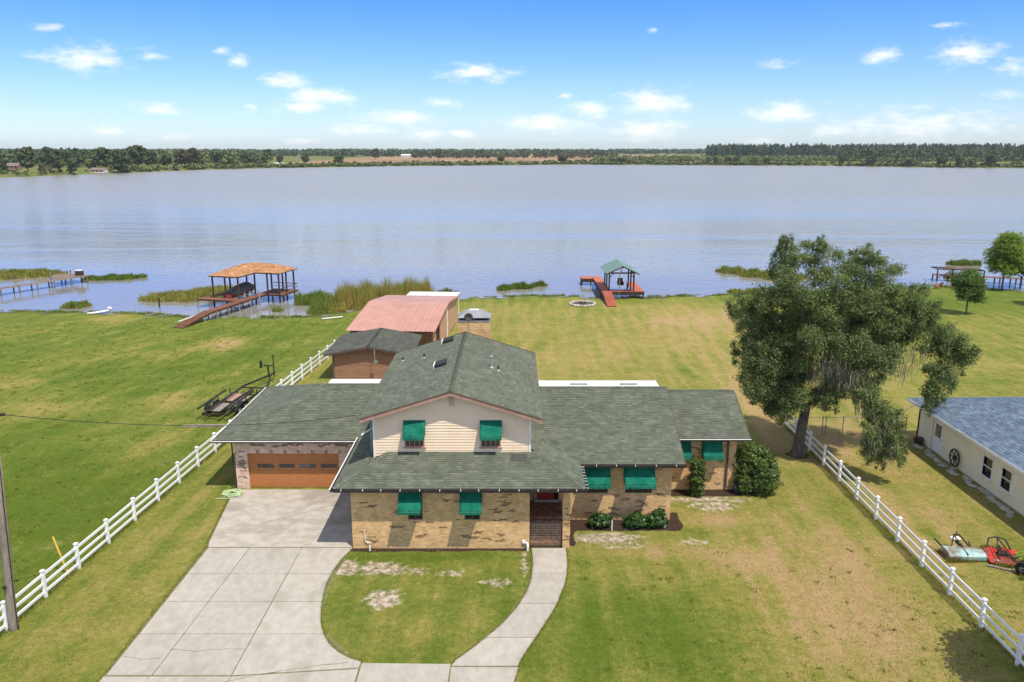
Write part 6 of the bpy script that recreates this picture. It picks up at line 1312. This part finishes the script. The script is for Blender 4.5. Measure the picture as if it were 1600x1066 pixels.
KN = ['dark green', 'light green', 'brownish green']; ORD = ['first','second','third','fourth','fifth','sixth','seventh','eighth','ninth','tenth','eleventh','twelfth','thirteenth','fourteenth','fifteenth','sixteenth','seventeenth','eighteenth','nineteenth','twentieth']
leaf_by_kind = ['far_leaf', 'far_leaf_light', 'far_leaf_brown']; cache = {}
srt = sorted(FT, key=lambda f: f[0] / f[1]); cnt = {}
for i, (x, y, h, wd, kd) in enumerate(srt):
    side = 'left' if x / y < -.2 else ('middle' if x / y < .22 else 'right'); j = cnt.get((side, kd), 0); cnt[(side, kd)] = j + 1
    o = thing('shore_tree', f'{KN[kd]} tree on the far {side} bank, {ORD[j]} of its colour from left', 'tree', 'single trees on the far bank', (x, y, float(fground(x, y)) - .1), random.uniform(0, 6))
    o.scale = (wd * 1.05, wd * 1.05, h * 1.05)
    a, tb = PROTO[i % 5]; key = (i % 5, kd)
    if key not in cache: m2 = a.copy(); m2.materials.clear(); m2.materials.append(MATS[leaf_by_kind[kd]]); cache[key] = m2
    link('crown', cache[key], o); link('trunk', tb, o)
def forest(name, label, n, xf, hr, wr_, lm, seed, q=46, size=.16):
    rg = np.random.RandomState(seed); Vs = []; Ks = []
    base = [far_crown(rg, 1, 1, q, size) for _ in range(6)]
    X, Y = xf(rg, n)
    for i in range(len(X)):
        V, k = base[i % 6]; h = rg.uniform(*hr); wd = rg.uniform(*wr_); a = rg.uniform(0, 6.28); c_, s_ = math.cos(a), math.sin(a)
        P = V.copy(); px = P[..., 0] * c_ - P[..., 1] * s_; py = P[..., 0] * s_ + P[..., 1] * c_
        P[..., 0] = px * wd + X[i]; P[..., 1] = py * wd + Y[i]; P[..., 2] = P[..., 2] * h * 1.05 + float(fground(X[i], Y[i])) - h * .12
        Vs.append(P); Ks.append(np.clip(k * .7 + .3 * rg.rand(), 0, 1))
    o = quads(name, np.concatenate(Vs), lm, None, np.concatenate(Ks)); o['kind'] = 'stuff'; return tag(o, label, 'forest')
def band(u0, u1, y0, y1):
    "scatter between bearings x/y = u0..u1 and distances y0..y1"
    def f(rg, n): Y = rg.uniform(y0, y1, n); return rg.uniform(u0, u1, n) * Y, Y
    return f
def along(x0, x1, d0, d1):
    def f(rg, n): X = rg.uniform(x0, x1, n); return X, fshore(X) + rg.uniform(d0, d1, n)
    return f
forest('pine_forest', 'tall dark pine forest on the far right horizon', 1500, band(.238, .75, 1480, 1760), (18, 28), (7, 11), 'far_pine', 1, 40, .18)
forest('pine_forest_edge', 'lower dark woods at the far right edge', 700, band(.40, .78, 1150, 1480), (12, 20), (9, 14), 'far_leaf', 2)
forest('young_woods', 'pale green young woods on the far right bank', 1700, band(.10, .75, 1130, 1500), (4, 8), (6, 11), 'far_leaf_light', 3)
forest('horizon_woods', 'distant woods along the horizon', 2300, band(-.75, .75, 2500, 3600), (10, 17), (16, 30), 'far_leaf', 4, 30, .2)
forest('left_woods', 'mixed green woods behind the far left bank', 750, band(-.80, -.44, 800, 1300), (11, 19), (10, 16), 'far_leaf', 5)
forest('left_light_woods', 'lighter trees among the far left woods', 420, band(-.80, -.30, 880, 1500), (10, 17), (10, 15), 'far_leaf_light', 6)
forest('left_mid_woods', 'dark hedge of trees between the left woods and the field', 170, band(-.44, -.30, 980, 1300), (9, 15), (10, 16), 'far_leaf', 7)
forest('field_trees', 'line of trees behind the brown field', 300, band(-.30, .12, 1750, 2100), (9, 17), (12, 22), 'far_leaf', 8)
forest('field_trees_brown', 'greyish trees behind the brown field', 130, band(-.12, .13, 1500, 1800), (6, 11), (10, 16), 'far_leaf_brown', 9)
forest('shore_scrub', 'green scrub along the far waterline', 1100, along(-330, 620, 3, 28), (2, 4.2), (4, 9), 'far_leaf_light', 10, 30, .2)
forest('shore_scrub_dark', 'dark bushes along the far waterline', 260, along(-330, 620, 8, 50), (2.5, 5.5), (4, 8), 'far_leaf', 11, 40, .18)
forest('left_shore_scrub', 'green bushes on the far left waterline', 260, along(-900, -300, 14, 60), (2, 5), (4, 9), 'far_leaf_light', 12, 40, .18)
FH = [(-445,725,11,6,'far_wall_brown','brown house on the far left bank behind trees'),(-386,668,7,4.5,'far_wall_brown','small brown house between trees on the far left bank'),(-334,655,11,4.2,'far_wall','grey-roofed white cottage on the far left shore'),(-252,880,11,3.6,'far_wall','long white shed on the far shore left of the field'),(-584,1374,10,7,'far_wall','tiny white house in the far left woods'),(-229,1760,20,6,'far_wall','white farm building beyond the brown field')]
for (x, y, wd, h, wl, lab) in FH:
    z = float(fground(x, y)); o = thing('far_house', lab, 'house', 'houses on the far bank', (x, y, z)); dpt = wd * .6; eh = h * .6
    MB().add([(-wd/2,0,-.3),(wd/2,0,-.3),(wd/2,dpt,-.3),(-wd/2,dpt,-.3),(-wd/2,0,eh),(wd/2,0,eh),(wd/2,dpt,eh),(-wd/2,dpt,eh),(-wd/2,dpt/2,h*.96),(wd/2,dpt/2,h*.96)], [(0,1,5,4),(2,3,7,6),(1,2,6,9,5),(3,0,4,8,7)]).build('wall', wl, o)
    rm = 'far_roof' if wl != 'far_wall' or wd == 11 and y < 700 else 'metal_white'
    MB().slab([(-wd/2-.4,-.5,eh-.15),(wd/2+.4,-.5,eh-.15),(wd/2+.4,dpt/2,h),(-wd/2-.4,dpt/2,h)],.15).slab([(wd/2+.4,dpt+.5,eh-.15),(-wd/2-.4,dpt+.5,eh-.15),(-wd/2-.4,dpt/2,h),(wd/2+.4,dpt/2,h)],.15).build('roof', rm, o)
    for k in range(3): xw = -wd*.3 + k*wd*.3; MB().box(xw-.6, xw+.6, -.06, -.01, eh*.35, eh*.8).build('window', 'glass_dark', o)

# ---- the air itself: thin even haze round camera and scene, sky outside
hz = MB().box(-6100, 6100, -120, 8100, -6, 60).build('haze', None); hz['kind'] = 'stuff'
hm = bpy.data.materials.new('air'); hm.use_nodes = True; hm.node_tree.nodes.clear(); t = NT(hm.node_tree)
pv_ = t.n('ShaderNodeVolumePrincipled', _Color=(.86, .93, 1.0), _Density=.00007); pv_.inputs['Anisotropy'].default_value = .2
o = t.n('ShaderNodeOutputMaterial'); t.t.links.new(pv_.outputs[0], o.inputs['Volume']); hz.data.materials.append(hm)
